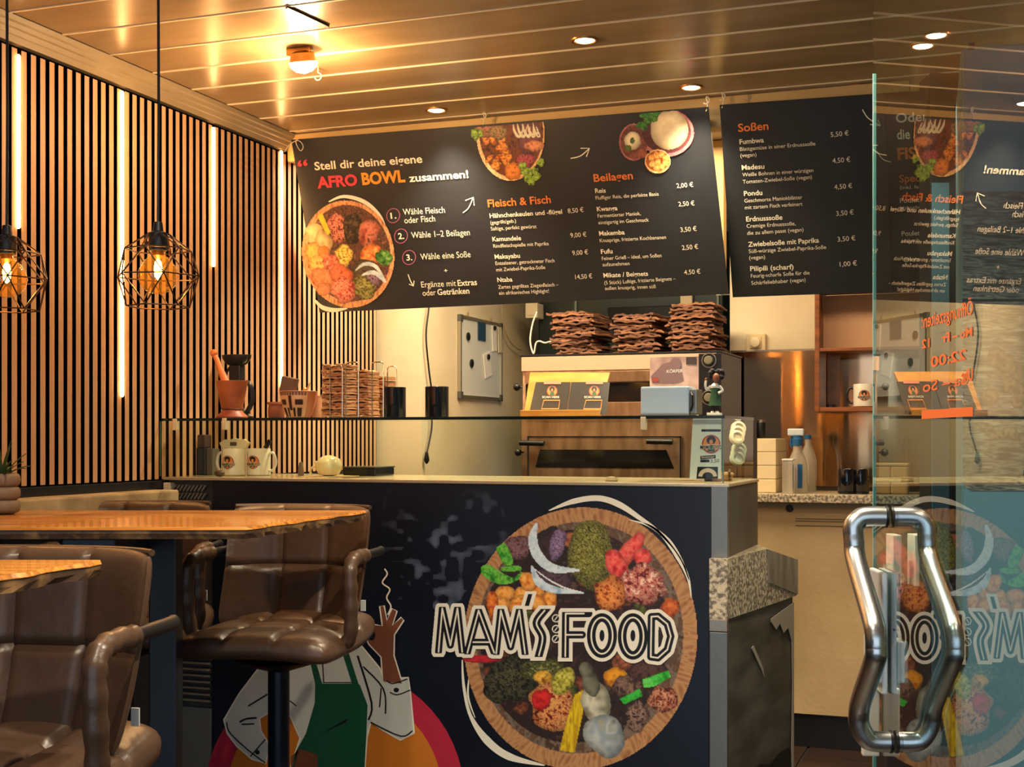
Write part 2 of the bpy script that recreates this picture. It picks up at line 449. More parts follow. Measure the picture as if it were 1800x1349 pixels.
# recessed ceiling lamps
M_bulb = mat('lamp_glow', 'fff2dc', .5); bb = M_bulb.node_tree.nodes['Principled BSDF']
bb.inputs['Emission Color'].default_value = (1, .80, .52, 1); bb.inputs['Emission Strength'].default_value = 22
M_brass = mat('lamp_rim', 'a8763e', .35, metal=.8)
def downlight(px, py, lab, tilt=0, e=56):
    p = onZ(px, py, ZC); t = thing('recessed_ceiling_lamp', lab, 'lamp', (p.x, p.y, ZC-.001), 0, 'recessed lamps in the plank ceiling')
    MB().lathe([(.030, .010), (.030, -.001), (.033, -.004), (.040, -.004), (.042, 0), (.042, .004)], 28).build('rim', M_brass, t, smooth=True)
    o = MB().lathe([(.001, -.006), (.016, -.0055), (.026, -.003), (.029, .002)], 24).build('lens', M_bulb, t, smooth=True); o.rotation_euler = (tilt, 0, 0)
    light('SPOT', (p.x, p.y, ZC-.02), e, WARMW, .03, spot=110, name='lamp_beam')
    return t
downlight(1028, 70, 'round recessed ceiling lamp nearest the camera, above the middle of the counter')
downlight(767, 193, 'round recessed ceiling lamp above the words on the left menu board')
downlight(1215, 153, 'round recessed ceiling lamp above the plate pictures of the long menu board')
downlight(1510, 154, 'round recessed ceiling lamp touching the pale strip above the sauces menu board')
downlight(1622, 80, 'round recessed ceiling lamp seen through the top of the glass door', e=40)
for x_, y_, lab in ((-1.35, 2.1, 'added recessed ceiling lamp outside the view, above the bar tables'), (-.35, 2.35, 'added recessed ceiling lamp outside the view, before the counter bowl print'), (-.9, 1.2, 'added recessed ceiling lamp outside the view, near the entrance')):
    t = thing('recessed_ceiling_lamp', lab, 'lamp', (x_, y_, ZC-.001), 0, 'recessed lamps in the plank ceiling')
    MB().lathe([(.030, .010), (.030, -.001), (.033, -.004), (.040, -.004), (.042, 0), (.042, .004)], 28).build('rim', M_brass, t, smooth=True)
    MB().lathe([(.001, -.006), (.016, -.0055), (.026, -.003), (.029, .002)], 24).build('lens', M_bulb, t, smooth=True)
    light('SPOT', (x_, y_, ZC-.02), 110 if x_ > -.5 else 45, (1, .84, .62), .03, spot=130, name='lamp_beam')  # unseen lamps added to brighten the counter front
# bare swivelled lamp by the slat wall
p = onZ(530, 112, ZC-.05)
t = thing('spot_lamp', 'dazzling swivelled spot lamp hanging from a bracket on the ceiling', 'lamp', (p.x, p.y, ZC))
MB().box(-.05, .03, -.006, .006, -.022, 0, .002).build('bracket', M_brass, t)
MB().lathe([(.02, -.01), (.036, -.018), (.042, -.045), (.040, -.047)], 24, M=Matrix.Rotation(R(14), 4, 'X')).build('housing', M_brass, t, smooth=True)
M_flood = mat('flood_glow', 'ffe8c0', .5); fb = M_flood.node_tree.nodes['Principled BSDF']
fb.inputs['Emission Color'].default_value = (1, .74, .38, 1); fb.inputs['Emission Strength'].default_value = 40
MB().lathe([(.001, -.078), (.024, -.072), (.040, -.058), (.044, -.044)], 20, M=Matrix.Rotation(R(14), 4, 'X')).build('bulb', M_flood, t, smooth=True)
light('POINT', (p.x, p.y, ZC-.16), 14, WARM, .03, name='spot_glow')
def hook(px, py, lab):
    p = onZ(px, py, ZC-.02); pts = [(0, 0, .02), (0, 0, 0)] + [(.012*math.sin(a), 0, -.012+.012*math.cos(a)) for a in [0.01, .7, 1.4, 2.1, 2.8, 3.5, 4.2, 4.8]]
    o = MB().tube(pts, .002, 6).build('ceiling_hook', mat('white_wire', 'd8cbb0', .4), None, smooth=True); o.location = (p.x, p.y, ZC-.02)
    tag(o, lab, 'hook', 'hooks screwed into the ceiling')
hook(559, 128, 'small open screw hook just right of the dazzling spot lamp')
# ceiling access lid outline beside the spot lamp
q = [onZ(x, y, ZC-.001) for x, y in ((502, 12), (506, 10), (579, 44), (575, 47))]
tag(MB().slab(q, Vector((0, 0, -1)), -.006).build('metal_strip', M_blackm, None), 'short dark metal strip fixed across two ceiling planks', 'strip')

# ================================================================ SERVING COUNTER
YF = 3.78
XL = Xat(373, YF); XRt = Xat(1250, YF); XP = Xat(1279, YF-.005)
HT = EYE-.140
ct = thing('serving_counter', 'navy serving counter printed with a wooden food bowl and shop name', 'counter', (0, 0, 0))
MB().box(XL, XRt, YF, YF+.03, .02, HT-.002).build('front_panel', M_navy, ct)
MB().box(XL+.01, XRt-.004, YF+.03, YF+.50, .02, HT-.03).build('body', mat('counter_side', '5c5348', .5, var='4a4239', scale=3), ct)
MB().box(XRt+.001, XP, YF-.008, YF+.02, EYE-.351, HT, .002).build('corner_post', M_steelc, ct)
MB().box(max(XL-.22, WX+.014), XP+.004, YF-.006, YF+.49, HT-.004, HT+.006, .002).build('worktop', mat('worktop_edge', 'cfc0a0', .25, metal=.6), ct)
MB().box(XP-.012, XP, YF+.02, YF+.49, EYE-.351, HT-.006).build('side_panel', mat('grey_side', '4d4a44', .45, var='3b3833', scale=4), ct)
# cooling cabinet with louvres left of the printed panel
xa, xb = Xat(291, YF), XL-.002
cb = thing('ventilation_cabinet', 'grey cabinet with slanted and flat louvres between wall and printed counter', 'cabinet', (0, 0, 0))
M_grey = mat('cabinet_grey', '77736a', .5, metal=.2)
MB().box(xa, xb, YF+.02, YF+.3, .02, HT-.006).build('body', mat('cabinet_body', '3f3c3a', .55), cb)
for row, (ya, yb) in enumerate(((853, 864), (867, 878))):
    za, zb = onY(330, ya, YF).z, onY(330, yb, YF).z
    for i in range(9):
        x = xa+.03+i*(xb-xa-.05)/9
        M = Matrix.Translation((x, YF+.012, (za+zb)/2)) @ Matrix.Rotation(R(38), 4, 'Y')
        MB().box(-.003, .003, -.008, .004, -(za-zb)*.6, (za-zb)*.6, M=M).build('louvre', M_grey, cb)
for y in (855, 873):
    p = onY(294, y, YF); MB().box(p.x-.012, p.x+.016, YF-.006, YF+.02, p.z-.014, p.z+.012, .003).build('bracket', mat('bracket_white', 'ddd0b4', .5), cb)
zs = onY(320, 1145, YF).z; ze = onY(320, 1232, YF).z
for i in range(9):
    z = zs+(ze-zs)*i/8
    M = Matrix.Translation(((xa+xb)/2, YF+.01, z)) @ Matrix.Rotation(R(-28), 4, 'X')
    MB().box(-(xb-xa)/2+.004, (xb-xa)/2-.008, -.010, .008, -.004, .004, .001, M=M).build('louvre', M_grey, cb)
MB().box(xa+.004, xb-.004, YF+.004, YF+.02, .05, ze-.02, .003).build('service_panel', M_grey, cb)

# granite ledge block and lower cabinet at the right end
M_gran = mat('granite', '6f6558', .35, var='cfc0a2', scale=90, ramp=(.42, .6), detail=3)
B_ = (XP+.006, 3.74); D_ = (c2w(.213*4.33, 4.33, 0).x, c2w(.213*4.33, 4.33, 0).y)
A_ = (XRt+.003, 3.74)
t = thing('end_cabinet', 'lower cabinet end with speckled granite block on peeling grey sheet', 'cabinet', (0, 0, 0))
z0, z1 = EYE-.515, EYE-.345
def lerp2(a, b, u): return (a[0]+(b[0]-a[0])*u, a[1]+(b[1]-a[1])*u)
C_ = lerp2(B_, D_, .52); G = (A_[0], D_[1])
MB().prism([A_, B_, C_, D_, G], z0, z1, top=[z1, z1, z1+.004, z1-.055, z1]).build('granite_block', M_gran, t)
U_ = lerp2(B_, D_, .54); n2 = Vector((D_[1]-B_[1], -(D_[0]-B_[0]), 0)).normalized()*.004
MB().slab([Vector((*U_, z1+.002))+n2, Vector((*D_, z1-.054))+n2, Vector((*D_, z0+.004))+n2, Vector((*lerp2(B_, D_, .55), z0+.07))+n2], n2.normalized(), .004).build('tape', mat('tape_grey', '8f8576', .5, var='6a6154', scale=30, stretch=(1, 1, .3)), t)
b1, d1 = (B_[0]-.004, B_[1]+.004), (D_[0]-.012, D_[1]-.01)
MB().prism([(A_[0], 3.76), b1, d1, (A_[0], d1[1])], .0, z0-.001).build('body', mat('grey_sheet', '5b554c', .55, var='40392f', scale=5, stretch=(1, 1, 3)), t)
M_torn = mat('torn_paint', '9a907f', .7)
def side(u, z, off=.006):
    return Vector((b1[0]+(d1[0]-b1[0])*u, b1[1]+(d1[1]-b1[1])*u, z)) + n2.normalized()*off
torn = [(.62, -.57), (.70, -.60), (.76, -.585), (.82, -.62), (.90, -.61), (.96, -.66), (.97, -.8), (.955, -1.0), (.97, -1.12), (.995, -1.12), (.995, -.535), (.62, -.56)]
MB().slab([side(u, EYE+z) for u, z in torn], n2.normalized(), .002).build('torn_edge', M_torn, t)
MB().slab([side(u, EYE+z, .004) for u, z in ((.0, -.99), (.3, -1.0), (.45, -.985), (.6, -1.005), (.8, -.99), (.99, -1.0), (.99, -1.26), (0, -1.26))], n2.normalized(), .003).build('plinth_skirt', mat('black_skirt', '0b0a0a', .6), t)
MB().slab([side(u, EYE+z, .005) for u, z in ((.33, -.625), (.36, -.62), (.5, -.70), (.52, -.73), (.49, -.71))], n2.normalized(), .002).build('scratch', M_torn, t)
MB().box(A_[0], B_[0], 3.735, 3.76, z0-.035, z0, .002).build('post_cap', M_steel, t)
MB().box(A_[0], B_[0], 3.738, 3.76, 0, z0-.036, .003).build('corner_post', M_steelc, t)

# ================================================================ GLASS DISPLAY CASE
HG = EYE+.062
M_pane = glass_mat('case_glass', (.93, .97, .94), .6)
M_gedge = mat('glass_edge', '12201c', .15)
gc = thing('glass_display_case', 'low glass display case running along the top of the counter', 'display case', (0, 0, 0))
GX0 = Xat(281, YF); GX1 = Xat(1272, YF)
MB().box(GX0, GX1-.006, YF, YF+.006, HT+.008, HG-.010).build('front_pane', M_pane, gc)
MB().box(GX1-.006, GX1, YF, YF+.48, HT+.008, HG-.010).build('side_pane', M_pane, gc)
MB().box(GX0+.004, GX1-.004, YF+.004, YF+.48, HG-.0095, HG-.0005).build('top_pane', M_pane, gc)
mb = MB().box(GX0, GX1, YF-.002, YF+.004, HG-.010, HG-.001); mb.build('front_edge', M_gedge, gc)
MB().box(GX1-.004, GX1+.002, YF+.004, YF+.48, HG-.010, HG-.001).build('side_edge', M_gedge, gc)
for x in (GX0, GX1-.003): MB().box(x, x+.004, YF-.0025, YF, HT+.008, HG-.010).build('upright_edge', mat('edge_green', '5d7a6a', .2), gc)
def clip(px, py):
    p = onY(px, py, YF-.001); MB().box(p.x-.008, p.x+.008, YF-.006, YF+.012, p.z-.02, p.z+.018, .002).build('clip', mat('clip_white', 'd9cba6', .4), gc)
clip(1131, 744); clip(395, 745); clip(308, 746)
# ================================================================ COUNTER PRINT
M_print = vcol_mat('print', .45)
fC = plane_map(Vector((0, YF, 0)), Vector((1, YF, 0)), Vector((0, YF, 1)), .0012)[0]
def fl_(k): return plane_map(Vector((0, YF, 0)), Vector((1, YF, 0)), Vector((0, YF, 1)), .0012+.0006*k)[0]
def q(x, y): return (740+x/2.76, 860+y/2.76)
def Q(pts): return [q(*p) for p in pts]
# cloudy patches on the navy board
pt = Paint(665, 860, 905, 1240, 3.0)
n_ = pt.noise(46, 40, 3)*.55+pt.noise(15, 13, 8)*.45
win = np.clip(1-np.abs((pt.X-785)/125)**2, 0, 1)*np.clip(1-np.abs((pt.Y-1040)/185)**4, 0, 1)
v = np.clip((n_-.62)*4.5, 0, 1)*win
base = np.array(srgb('090f1e')); c2 = np.array(srgb('66738c'))
pt.C[:] = base+(c2-base)*v[..., None]*.75; pt.A[:] = v > .015
pt.build('cloud_print', fl_(-1), ct, M_print)['kind'] = 'stuff'
# wooden bowl
S_ = 1.5
pt = Paint(808, 880, 1234, 1356, S_)
cx, cy = q(774, 726)
pt.fill(pt.inpoly(ell(cx, cy, 206, 232, 64, R(6))), ['6b452c', 'a06a42', 'b98a5c', '8a5a38', 'c79a6a'], sx=3, sy=22, rot=R(20), seed=1, contrast=1.5)
# radial grain on the rim
ang = np.arctan2((pt.Y-cy)/232, (pt.X-cx)/206)
m = pt.inpoly(ell(cx, cy, 206, 232, 64, R(6)))
g = (np.sin(ang*110+pt.noise(30, 30, 9)*14)*.5+.5)*.35+pt.noise(9, 9, 4)*.45+.12
pt.fill(m, ['7a4f31', 'a8744a', 'c0906041'[:6], '8d5e3a'], t=g, contrast=1.1)
ex, ey = q(770, 722)
pt.fill(pt.inpoly(ell(ex, ey, 182, 204, 64, R(6))), ['6e5040', '59402f', '7c6a5c', '4a3326'], sx=9, sy=14, seed=6)
pt.fill(pt.inpoly(ell(q(745, 715)[0], q(745, 715)[1], 166, 188, 64, R(6))), ['1d1413', '34221e', '241a1c', '483029'], sx=7, seed=2)
B = pt.blob
def bq(x, y, rx, ry, cols, **k): B(*q(x, y), rx/2.76, ry/2.76, cols, **k)
rs = np.random.RandomState(4)
for i in range(46):
    t_ = rs.rand()*6.28; r_ = .45+.5*rs.rand(); x_ = 762+470*r_*math.cos(t_); y_ = 718+530*r_*math.sin(t_)
    bq(x_, y_, 28+rs.rand()*34, 20+rs.rand()*26, [['3a1c14', '6e3a28', '8a5238'], ['2c2a14', '4e5224', '6c6c34'], ['4a2a20', '8a4a30', 'b06a44'], ['201614', '3c2c28', '5c463c']][i % 4], rot=rs.rand()*3, seed=100+i, sx=5)
bq(480, 285, 75, 55, ['3a2528', '6e4a4c', '8a6468', '2d1c1d'], seed=3)
bq(610, 300, 80, 120, ['2a1e22', '3d2c30', '18110f'], seed=12)
bq(663, 265, 40, 80, ['6a4f72', '9c80a4', '3d2b48', 'b39cba'], rot=.1, seed=4)
bq(825, 320, 112, 165, ['1d1d08', '6b6a26', '8f8c3c', '3a390f', 'a8a458'], seed=5, sx=2.4, sy=1.2, trot=.6, wob=.1, contrast=2.2)
bq(620, 450, 110, 60, ['33232a', '5d4650', '2a1c20'], seed=7)
for (x, y, rx, ry, ro, sd) in ((1010, 300, 100, 42, -.9, 1), (1075, 330, 45, 45, -.5, 2), (950, 370, 50, 90, -.35, 3)):
    bq(x, y, rx, ry, ['8c1c20', 'd83a3a', 'e86a5c', 'c02a2a'], rot=ro, seed=sd, sx=9, wob=.12, contrast=1.2)
bq(1070, 460, 120, 95, ['5a1a1a', 'b04a40', 'e09a84', '8c2c28', 'f0c0a8'], seed=8, sx=6, contrast=2.2)
bq(915, 515, 80, 90, ['7a2c10', 'd0702c', 'e89a50', 'a03a1c'], seed=9, sx=6, contrast=2)
for i, (x, y) in enumerate(((410, 505), (500, 515), (560, 480), (620, 545), (470, 560), (385, 560), (560, 550), (520, 450))):
    bq(x, y, 52, 38, ['a8481a', 'e08a30', 'f0b058', 'c8601c'], rot=i*.6, seed=20+i, sx=9, wob=.1, contrast=1.2)
bq(345, 560, 30, 60, ['a83c18', 'd86a28', 'e89038'], seed=13)
for pts in (((360, 285), (408, 265), (448, 355), (405, 368)), ((290, 375), (330, 368), (440, 430), (485, 400), (470, 440), (390, 465), (300, 420)), ((390, 380), (470, 372), (485, 395), (400, 400))):
    pt.poly(Q(cr2(pts+(pts[0],), 4)), ['1c5a12', '3ea02c', '7cc84a', '2a7a1c'], sx=8, seed=4, contrast=1.5)
# onion rings
def band(pts, w, cols, **k):
    pts = cr2(Q(pts), 6); n = len(pts); L = []; Rr = []
    for i, p_ in enumerate(pts):
        a, b2 = pts[max(i-1, 0)], pts[min(i+1, n-1)]; dx, dy = b2[0]-a[0], b2[1]-a[1]; l = math.hypot(dx, dy) or 1
        u = i/(n-1); j = u*(len(w)-1); jj = min(int(j), len(w)-2); ww = (w[jj]+(w[jj+1]-w[jj])*(j-jj))/2.76/2
        L.append((p_[0]-dy/l*ww, p_[1]+dx/l*ww)); Rr.append((p_[0]+dy/l*ww, p_[1]-dx/l*ww))
    pt.poly(L+Rr[::-1], cols, **k)
band([(562, 165), (542, 240), (565, 320), (640, 385), (770, 395)], [12, 44, 50, 44, 8], ['8aa8bc', 'dfeaf0', 'c0d4e0', 'f2f6f6'], sx=14, seed=2, contrast=1.2)
band([(535, 370), (570, 450), (650, 490), (790, 505)], [6, 42, 34, 6], ['7fa0b8', 'cfe0ea', 'e8f0f4'], sx=14, seed=6, contrast=1.2)
band([(540, 380), (620, 440), (700, 480), (780, 500)], [3, 7, 7, 3], ['f0f4f4', 'e0e8ee'], sx=10)
bq(430, 930, 130, 110, ['120f0c', '2a281a', '55543a', '1a150f'], seed=14, sx=4, contrast=2)
bq(600, 880, 120, 60, ['1a1710', '5a5c30', '2b2a18', '8a8a4a'], seed=15, sx=4, contrast=2)
bq(300, 825, 90, 18, ['a01c24', 'c83038'], seed=16, sx=9)
bq(640, 1060, 110, 125, ['5a1c10', 'c8602c', 'e8b070', '8a2c18', 'd89a50'], seed=17, sx=5, contrast=2.3)
bq(585, 1020, 48, 50, ['a01414', 'd82c28', 'c02020'], seed=18, sx=9)
bq(690, 930, 50, 70, ['6b6a18', 'b8b040', 'd0c860'], rot=.4, seed=19, sx=4, contrast=2)
bq(590, 915, 45, 35, ['c88a20', 'e8b848', '8c4a14'], seed=21, sx=6)
pt.poly(Q([(745, 1000), (785, 975), (785, 1090), (745, 1280), (672, 1270), (700, 1150)]), ['c8a010', 'e8c820', 'b08a08', 'd8b418'], sx=5, sy=30, seed=22)
bq(850, 1040, 72, 108, ['6e6a58', 'a8a48c', 'c8c4ac', '8a8670'], rot=-.2, seed=23, sx=22, wob=.08, contrast=1.2)
bq(820, 930, 40, 90, ['3a3830', '6a6858', '8c8a74'], rot=-.3, seed=24, sx=16, contrast=1.2)
bq(890, 1200, 90, 105, ['706c5c', 'b0b4b0', '8a98a0', '9a967e'], rot=-.5, seed=25, sx=22, wob=.12, contrast=1.3)
bq(945, 915, 58, 50, ['a85a10', 'e09a20', 'd07c18'], seed=26, sx=12, wob=.1)
bq(1010, 955, 75, 55, ['3a2a24', '6c5044', '8a6a58', '261a16'], seed=27, sx=6, contrast=2)
pt.poly(Q([(965, 1020), (1060, 970), (1075, 1005), (985, 1045)]), ['1c8a20', '3cc040', '28a030'], sx=9, seed=3)
bq(1100, 885, 85, 50, ['2a1c1a', '5a3c34', '3a2622'], seed=28, sx=6)
pt.poly(Q([(1075, 925), (1200, 880), (1212, 912), (1130, 960), (1080, 965)]), ['1c8a20', '3cc040', '70d860'], sx=9, seed=5)
bq(1180, 1020, 75, 62, ['4a1c14', 'a8583c', 'd89a78', '5c2c22'], seed=29, sx=5, contrast=2.2)
bq(1050, 1105, 60, 72, ['3a2a26', '7a5c4e', '9a7c6c', '2a1c18'], seed=30, sx=5, contrast=2.2)
bq(1210, 580, 45, 50, ['5a2014', 'c05a28', 'd87838'], seed=31, sx=6)
pt.build('bowl_print', fl_(1), ct, M_print)
# white brush swirls around the bowl
M_cr = mat('print_cream', 'e9e4d2', .5); M_ink = mat('print_ink', '0b0910', .5)
mb = MB()
def rb(pts, w, k=3, n=8):
    pts = cr2(Q(pts), n); m = len(pts); W = []
    for i in range(m):
        j = i/(m-1)*(len(w)-1); jj = min(int(j), len(w)-2); W.append((w[jj]+(w[jj+1]-w[jj])*(j-jj))/2.76)
    ribbon(mb, pts, W, fl_(k))
rb([(620, 105), (740, 60), (860, 45), (960, 75), (1060, 140), (1160, 215), (1245, 330), (1295, 430), (1312, 530)], [4, 26, 28, 30, 22, 12, 22, 14, 3])
rb([(1010, 150), (1110, 180), (1200, 250), (1262, 340), (1300, 440)], [3, 12, 20, 10, 4])
rb([(200, 830), (208, 960), (240, 1100), (320, 1220), (430, 1300), (600, 1342)], [6, 14, 16, 38, 36, 5], 0)
rb([(240, 870), (228, 1000), (262, 1110)], [4, 10, 4], 0)
mb.build('swirl_print', M_cr, ct, kind='stuff')
# shop lettering: strokes laid thick cream, ink, thin cream line
def strokes(x, w, y0, y1, kind):
    h = y1-y0
    if kind == 'M': return [[(x, y1), (x+w*.16, y0), (x+w*.5, y1-h*.15), (x+w*.80, y0), (x+w, y1)]]
    if kind == 'A': return [[(x, y1), (x+w*.42, y0), (x+w, y1)], [(x+w*.22, y1-h*.25), (x+w*.8, y1-h*.25)]]
    if kind == 'F': return [[(x, y1), (x, y0), (x+w, y0)], [(x, y0+h*.5), (x+w*.8, y0+h*.5)]]
    if kind == 'S': return [[(x+w, y0+h*.02), (x+w*.35, y0+h*.25), (x+w*.7, y0+h*.62), (x, y1)]]
L_ = []
L_ += [(strokes(85, 115, 580, 790, 'M'), 34, 0)]
L_ += [(strokes(225, 130, 590, 795, 'A'), 34, 0)]
L_ += [(strokes(365, 140, 590, 798, 'M'), 34, 0)]
L_ += [([cr2([(600, 590), (560, 650), (590, 720), (572, 808)], 5)], 38, 0)]
L_ += [([[(700, 812), (702, 605), (790, 605)], [(702, 708), (782, 708)]], 36, 0)]
L_ += [([ell(878, 712, 52, 88, 40)], 42, 1), ([ell(1028, 716, 52, 92, 40)], 42, 1)]
L_ += [([[(1115, 812), (1118, 620), (1150, 618), (1195, 655), (1212, 715), (1195, 780), (1150, 820), (1115, 815)]], 36, 1)]
L_ += [([[(528, 518), (516, 560)]], 20, 0)]
pl_ = Paint(748, 1040, 1204, 1176, .62)
def dseg(s, cl):
    pts = [q(*p) for p in s]; n = len(pts); D = np.full(pl_.X.shape, 1e9)
    for i in range(n if cl else n-1):
        (xa, ya), (xb, yb) = pts[i], pts[(i+1) % n]; dx, dy = xb-xa, yb-ya; L2 = dx*dx+dy*dy or 1
        u = np.clip(((pl_.X-xa)*dx+(pl_.Y-ya)*dy)/L2, 0, 1)
        D = np.minimum(D, np.hypot(pl_.X-xa-u*dx, pl_.Y-ya-u*dy))
    return D
def ext(s, e):
    s = [tuple(p) for p in s]
    def push(a, b):
        l = math.hypot(a[0]-b[0], a[1]-b[1]) or 1; return (a[0]+(a[0]-b[0])/l*e, a[1]+(a[1]-b[1])/l*e)
    return [push(s[0], s[1])]+s[1:-1]+[push(s[-1], s[-2])]
OUT = np.full(pl_.X.shape, 1e9); INK = OUT.copy(); INL = OUT.copy()
for ss, w, cl in L_:
    hw = w/2/2.76; ys = [p[1] for s in ss for p in s]; ya = q(0, min(ys)-8)[1]; yb = q(0, max(ys)+8)[1]
    clip = np.maximum(ya-pl_.Y, pl_.Y-yb) if not cl else np.full(pl_.X.shape, -1e9)
    for s in ss:
        horiz = abs(s[0][1]-s[-1][1]) < 4 and not cl
        d = dseg(s if (cl or horiz) else ext(s, 24), cl)
        INK = np.minimum(INK, np.maximum(d-hw, clip)); OUT = np.minimum(OUT, np.maximum(d-hw-6.6, clip-6.6))
        if w > 25: INL = np.minimum(INL, np.abs(dseg(s, cl))-1.35)
for x in (878, 1028):
    OUT = np.minimum(OUT, (np.hypot((pl_.X-q(x, 712)[0])/(34/2.76), (pl_.Y-q(x, 712)[1])/(72/2.76))-1)*12)
    e_ = (np.hypot((pl_.X-q(x, 712)[0])/(12/2.76), (pl_.Y-q(x, 712)[1])/(28/2.76))-1)*5; INK = np.minimum(INK, e_)
for y in (628, 680, 728):
    d = np.hypot(pl_.X-q(655, y)[0], pl_.Y-q(655, y)[1]); OUT = np.minimum(OUT, d-7.6); INK = np.minimum(INK, d-5.4)
    INL = np.minimum(INL, np.abs((pl_.X-q(655, y)[0])*.8+(pl_.Y-q(655, y)[1])*.6)*1.0-.8+np.maximum(0, d-4)*2)
k_ = np.clip(.5-INK/.62, 0, 1)*(1-np.clip(.5-INL/.62, 0, 1)); ca, cb2 = np.array(srgb('ece7d6')), np.array(srgb('0c0a12'))
pl_.C[:] = ca+(cb2-ca)*k_[..., None]; pl_.A[:] = OUT < 0
pl_.build('shop_lettering', fl_(6), ct, M_print)
# printed figure in an apron (seen below the stool)
def w(x, y): return (240+x/2.65, 840+y/2.65)
def W_(pts): return [w(*p) for p in pts]
def fig(name, polys, m, k, closed_lines=()):
    mb = MB()
    for i, pl in enumerate(polys): flat(mb, W_(pl), fl_(k+.12*i))
    for i, (pts, wd_) in enumerate(closed_lines): ribbon(mb, cr2(W_(pts), 4), wd_/2.65, fl_(k+.04*i))
    return mb.build(name, m, ct, kind='stuff' if name == 'ink_lines' else None)
cxx, cyy = 588, 1400
mb = MB(); flat(mb, ell(cxx, cyy, 228, 228, 60), fl_(0)); mb.build('crimson_disc', mat('print_crimson', 'b0203c', .5), ct)
mb = MB(); flat(mb, ell(cxx, cyy, 190, 190, 60), fl_(1)); mb.build('orange_disc', mat('print_orange', 'c2701a', .5), ct)
armL = [(640, 830), (615, 840), (560, 905), (480, 1010), (410, 1130), (425, 1190), (470, 1250), (540, 1310), (600, 1330), (618, 1250), (575, 1180), (570, 1120), (620, 1090), (640, 1040)]
torso = [(610, 810), (1050, 790), (1130, 890), (1150, 940), (1150, 1010), (1090, 1130), (1070, 1210), (1060, 1400), (700, 1400), (765, 1215), (715, 1100), (700, 1090), (640, 1110)]
foreR = [(1085, 1130), (1150, 940), (1265, 935), (1272, 1000), (1290, 1190), (1230, 1220), (1150, 1175)]
def grow(pl, d):
    c = (sum(p[0] for p in pl)/len(pl), sum(p[1] for p in pl)/len(pl))
    return [(p[0]+(p[0]-c[0])/math.hypot(p[0]-c[0], p[1]-c[1])*d, p[1]+(p[1]-c[1])/math.hypot(p[0]-c[0], p[1]-c[1])*d) for p in pl]
hand = [(1150, 950), (1142, 835), (1085, 775), (1068, 740), (1075, 700), (1108, 688), (1148, 692), (1136, 600), (1150, 598), (1166, 668), (1192, 612), (1210, 622), (1190, 690), (1234, 654), (1242, 664), (1198, 732), (1196, 830), (1236, 960)]
ol = MB()
for i, pl in enumerate((armL, torso, foreR, hand)): ribbon(ol, W_(pl), 14/2.65, fl_(1.6+.15*i), closed=True)
ribbon(ol, cr2(W_([(1155, 425), (1168, 450), (1145, 490), (1180, 520), (1165, 560), (1185, 600), (1170, 640)]), 4), 2.6, fl_(2))
ol.build('figure_outline', M_cr, ct)
fig('shirt_print', [armL, torso, foreR], mat('print_shirt', 'c4c6bc', .5), 3)
fig('apron_print', [[(798, 812), (822, 812), (865, 960), (1000, 960), (1040, 965), (1076, 1060), (1070, 1210), (1060, 1400), (720, 1400), (735, 1290), (790, 1190), (830, 1050), (832, 960)], [(950, 790), (980, 790), (1035, 965), (1005, 965)]], mat('print_green', '0d4a30', .5), 4)
fig('raised_hand_print', [hand], mat('print_skin', '7a4630', .5), 4)
fig('lower_hand_print', [[(720, 1300), (760, 1265), (840, 1290), (850, 1400), (720, 1400)]], mat('print_skin', '7a4630', .5), 4)
fig('ink_lines', [ell(1095, 735, 17, 24, 14), ell(1210, 990, 13, 11, 10), ell(947, 828, 10, 9, 8), ell(563, 1280, 11, 11, 10), [(865, 1190), (985, 1120), (975, 1140), (900, 1175)]], M_ink, 5,
    [([(865, 825), (872, 955)], 5), ([(862, 830), (900, 828)], 5), ([(868, 955), (1008, 955)], 4), ([(1030, 830), (1095, 1050), (1080, 1130)], 9), ([(1055, 880), (1150, 985), (1160, 1100)], 7), ([(1140, 980), (1132, 1070)], 6),
     ([(1165, 945), (1195, 960), (1262, 938)], 5), ([(1180, 1000), (1215, 1012), (1275, 990)], 5), ([(520, 1065), (610, 1010)], 8), ([(480, 1140), (510, 1125), (560, 1120)], 9), ([(490, 1150), (548, 1148)], 7), ([(420, 1140), (435, 1190), (520, 1270), (600, 1330)], 6), ([(530, 1300), (600, 1220)], 6), ([(715, 1040), (745, 1065)], 5), ([(1090, 1140), (1230, 1205), (1285, 1180)], 6)])

# ================================================================ MENU BOARDS
M_board = mat('menu_board', '17191e', .45, var='23262b', scale=3, ramp=(.4, .8))
M_tw = mat('menu_white', 'f1e6cf', .5); M_to = mat('menu_orange', 'e27a34', .5); M_tr = mat('menu_red', 'd8364a', .5)
M_wire = mat('white_wire', 'd8cbb0', .4)
def board(name, label, corners, holes):
    p = [onY(px, py, Y) for px, py, Y in corners]   # TL TR BR BL
    f, n = plane_map(p[0], p[1], p[3]); base = (p[0]+p[1])/2
    q4 = [f(c[0], c[1]) for c in corners]
    t = thing(name, label, 'menu board', tuple(base), 0, 'menu boards over the counter')
    MB().slab(q4, n, .006).build('panel', M_board, t, world=True)
    fs = [plane_map(p[0], p[1], p[3], .0008*(k+1))[0] for k in range(6)]
    for px, py, k in holes:
        a = fs[0](px, py); h = a+Vector((0, 0, .05)); h.z = min(ZC, h.z)
        pts = [a, (a+h)/2+Vector((.006, 0, 0)), h]+[h+Vector((.012*math.sin(x), 0, .012*math.cos(x)-.012)) for x in (.8, 1.6, 2.4, 3.2, 4.0)]
        MB().tube(smoothpath(pts, 3), .0022, 6).build('hanging_hook', M_wire, t, smooth=True, world=True)
    return t, fs
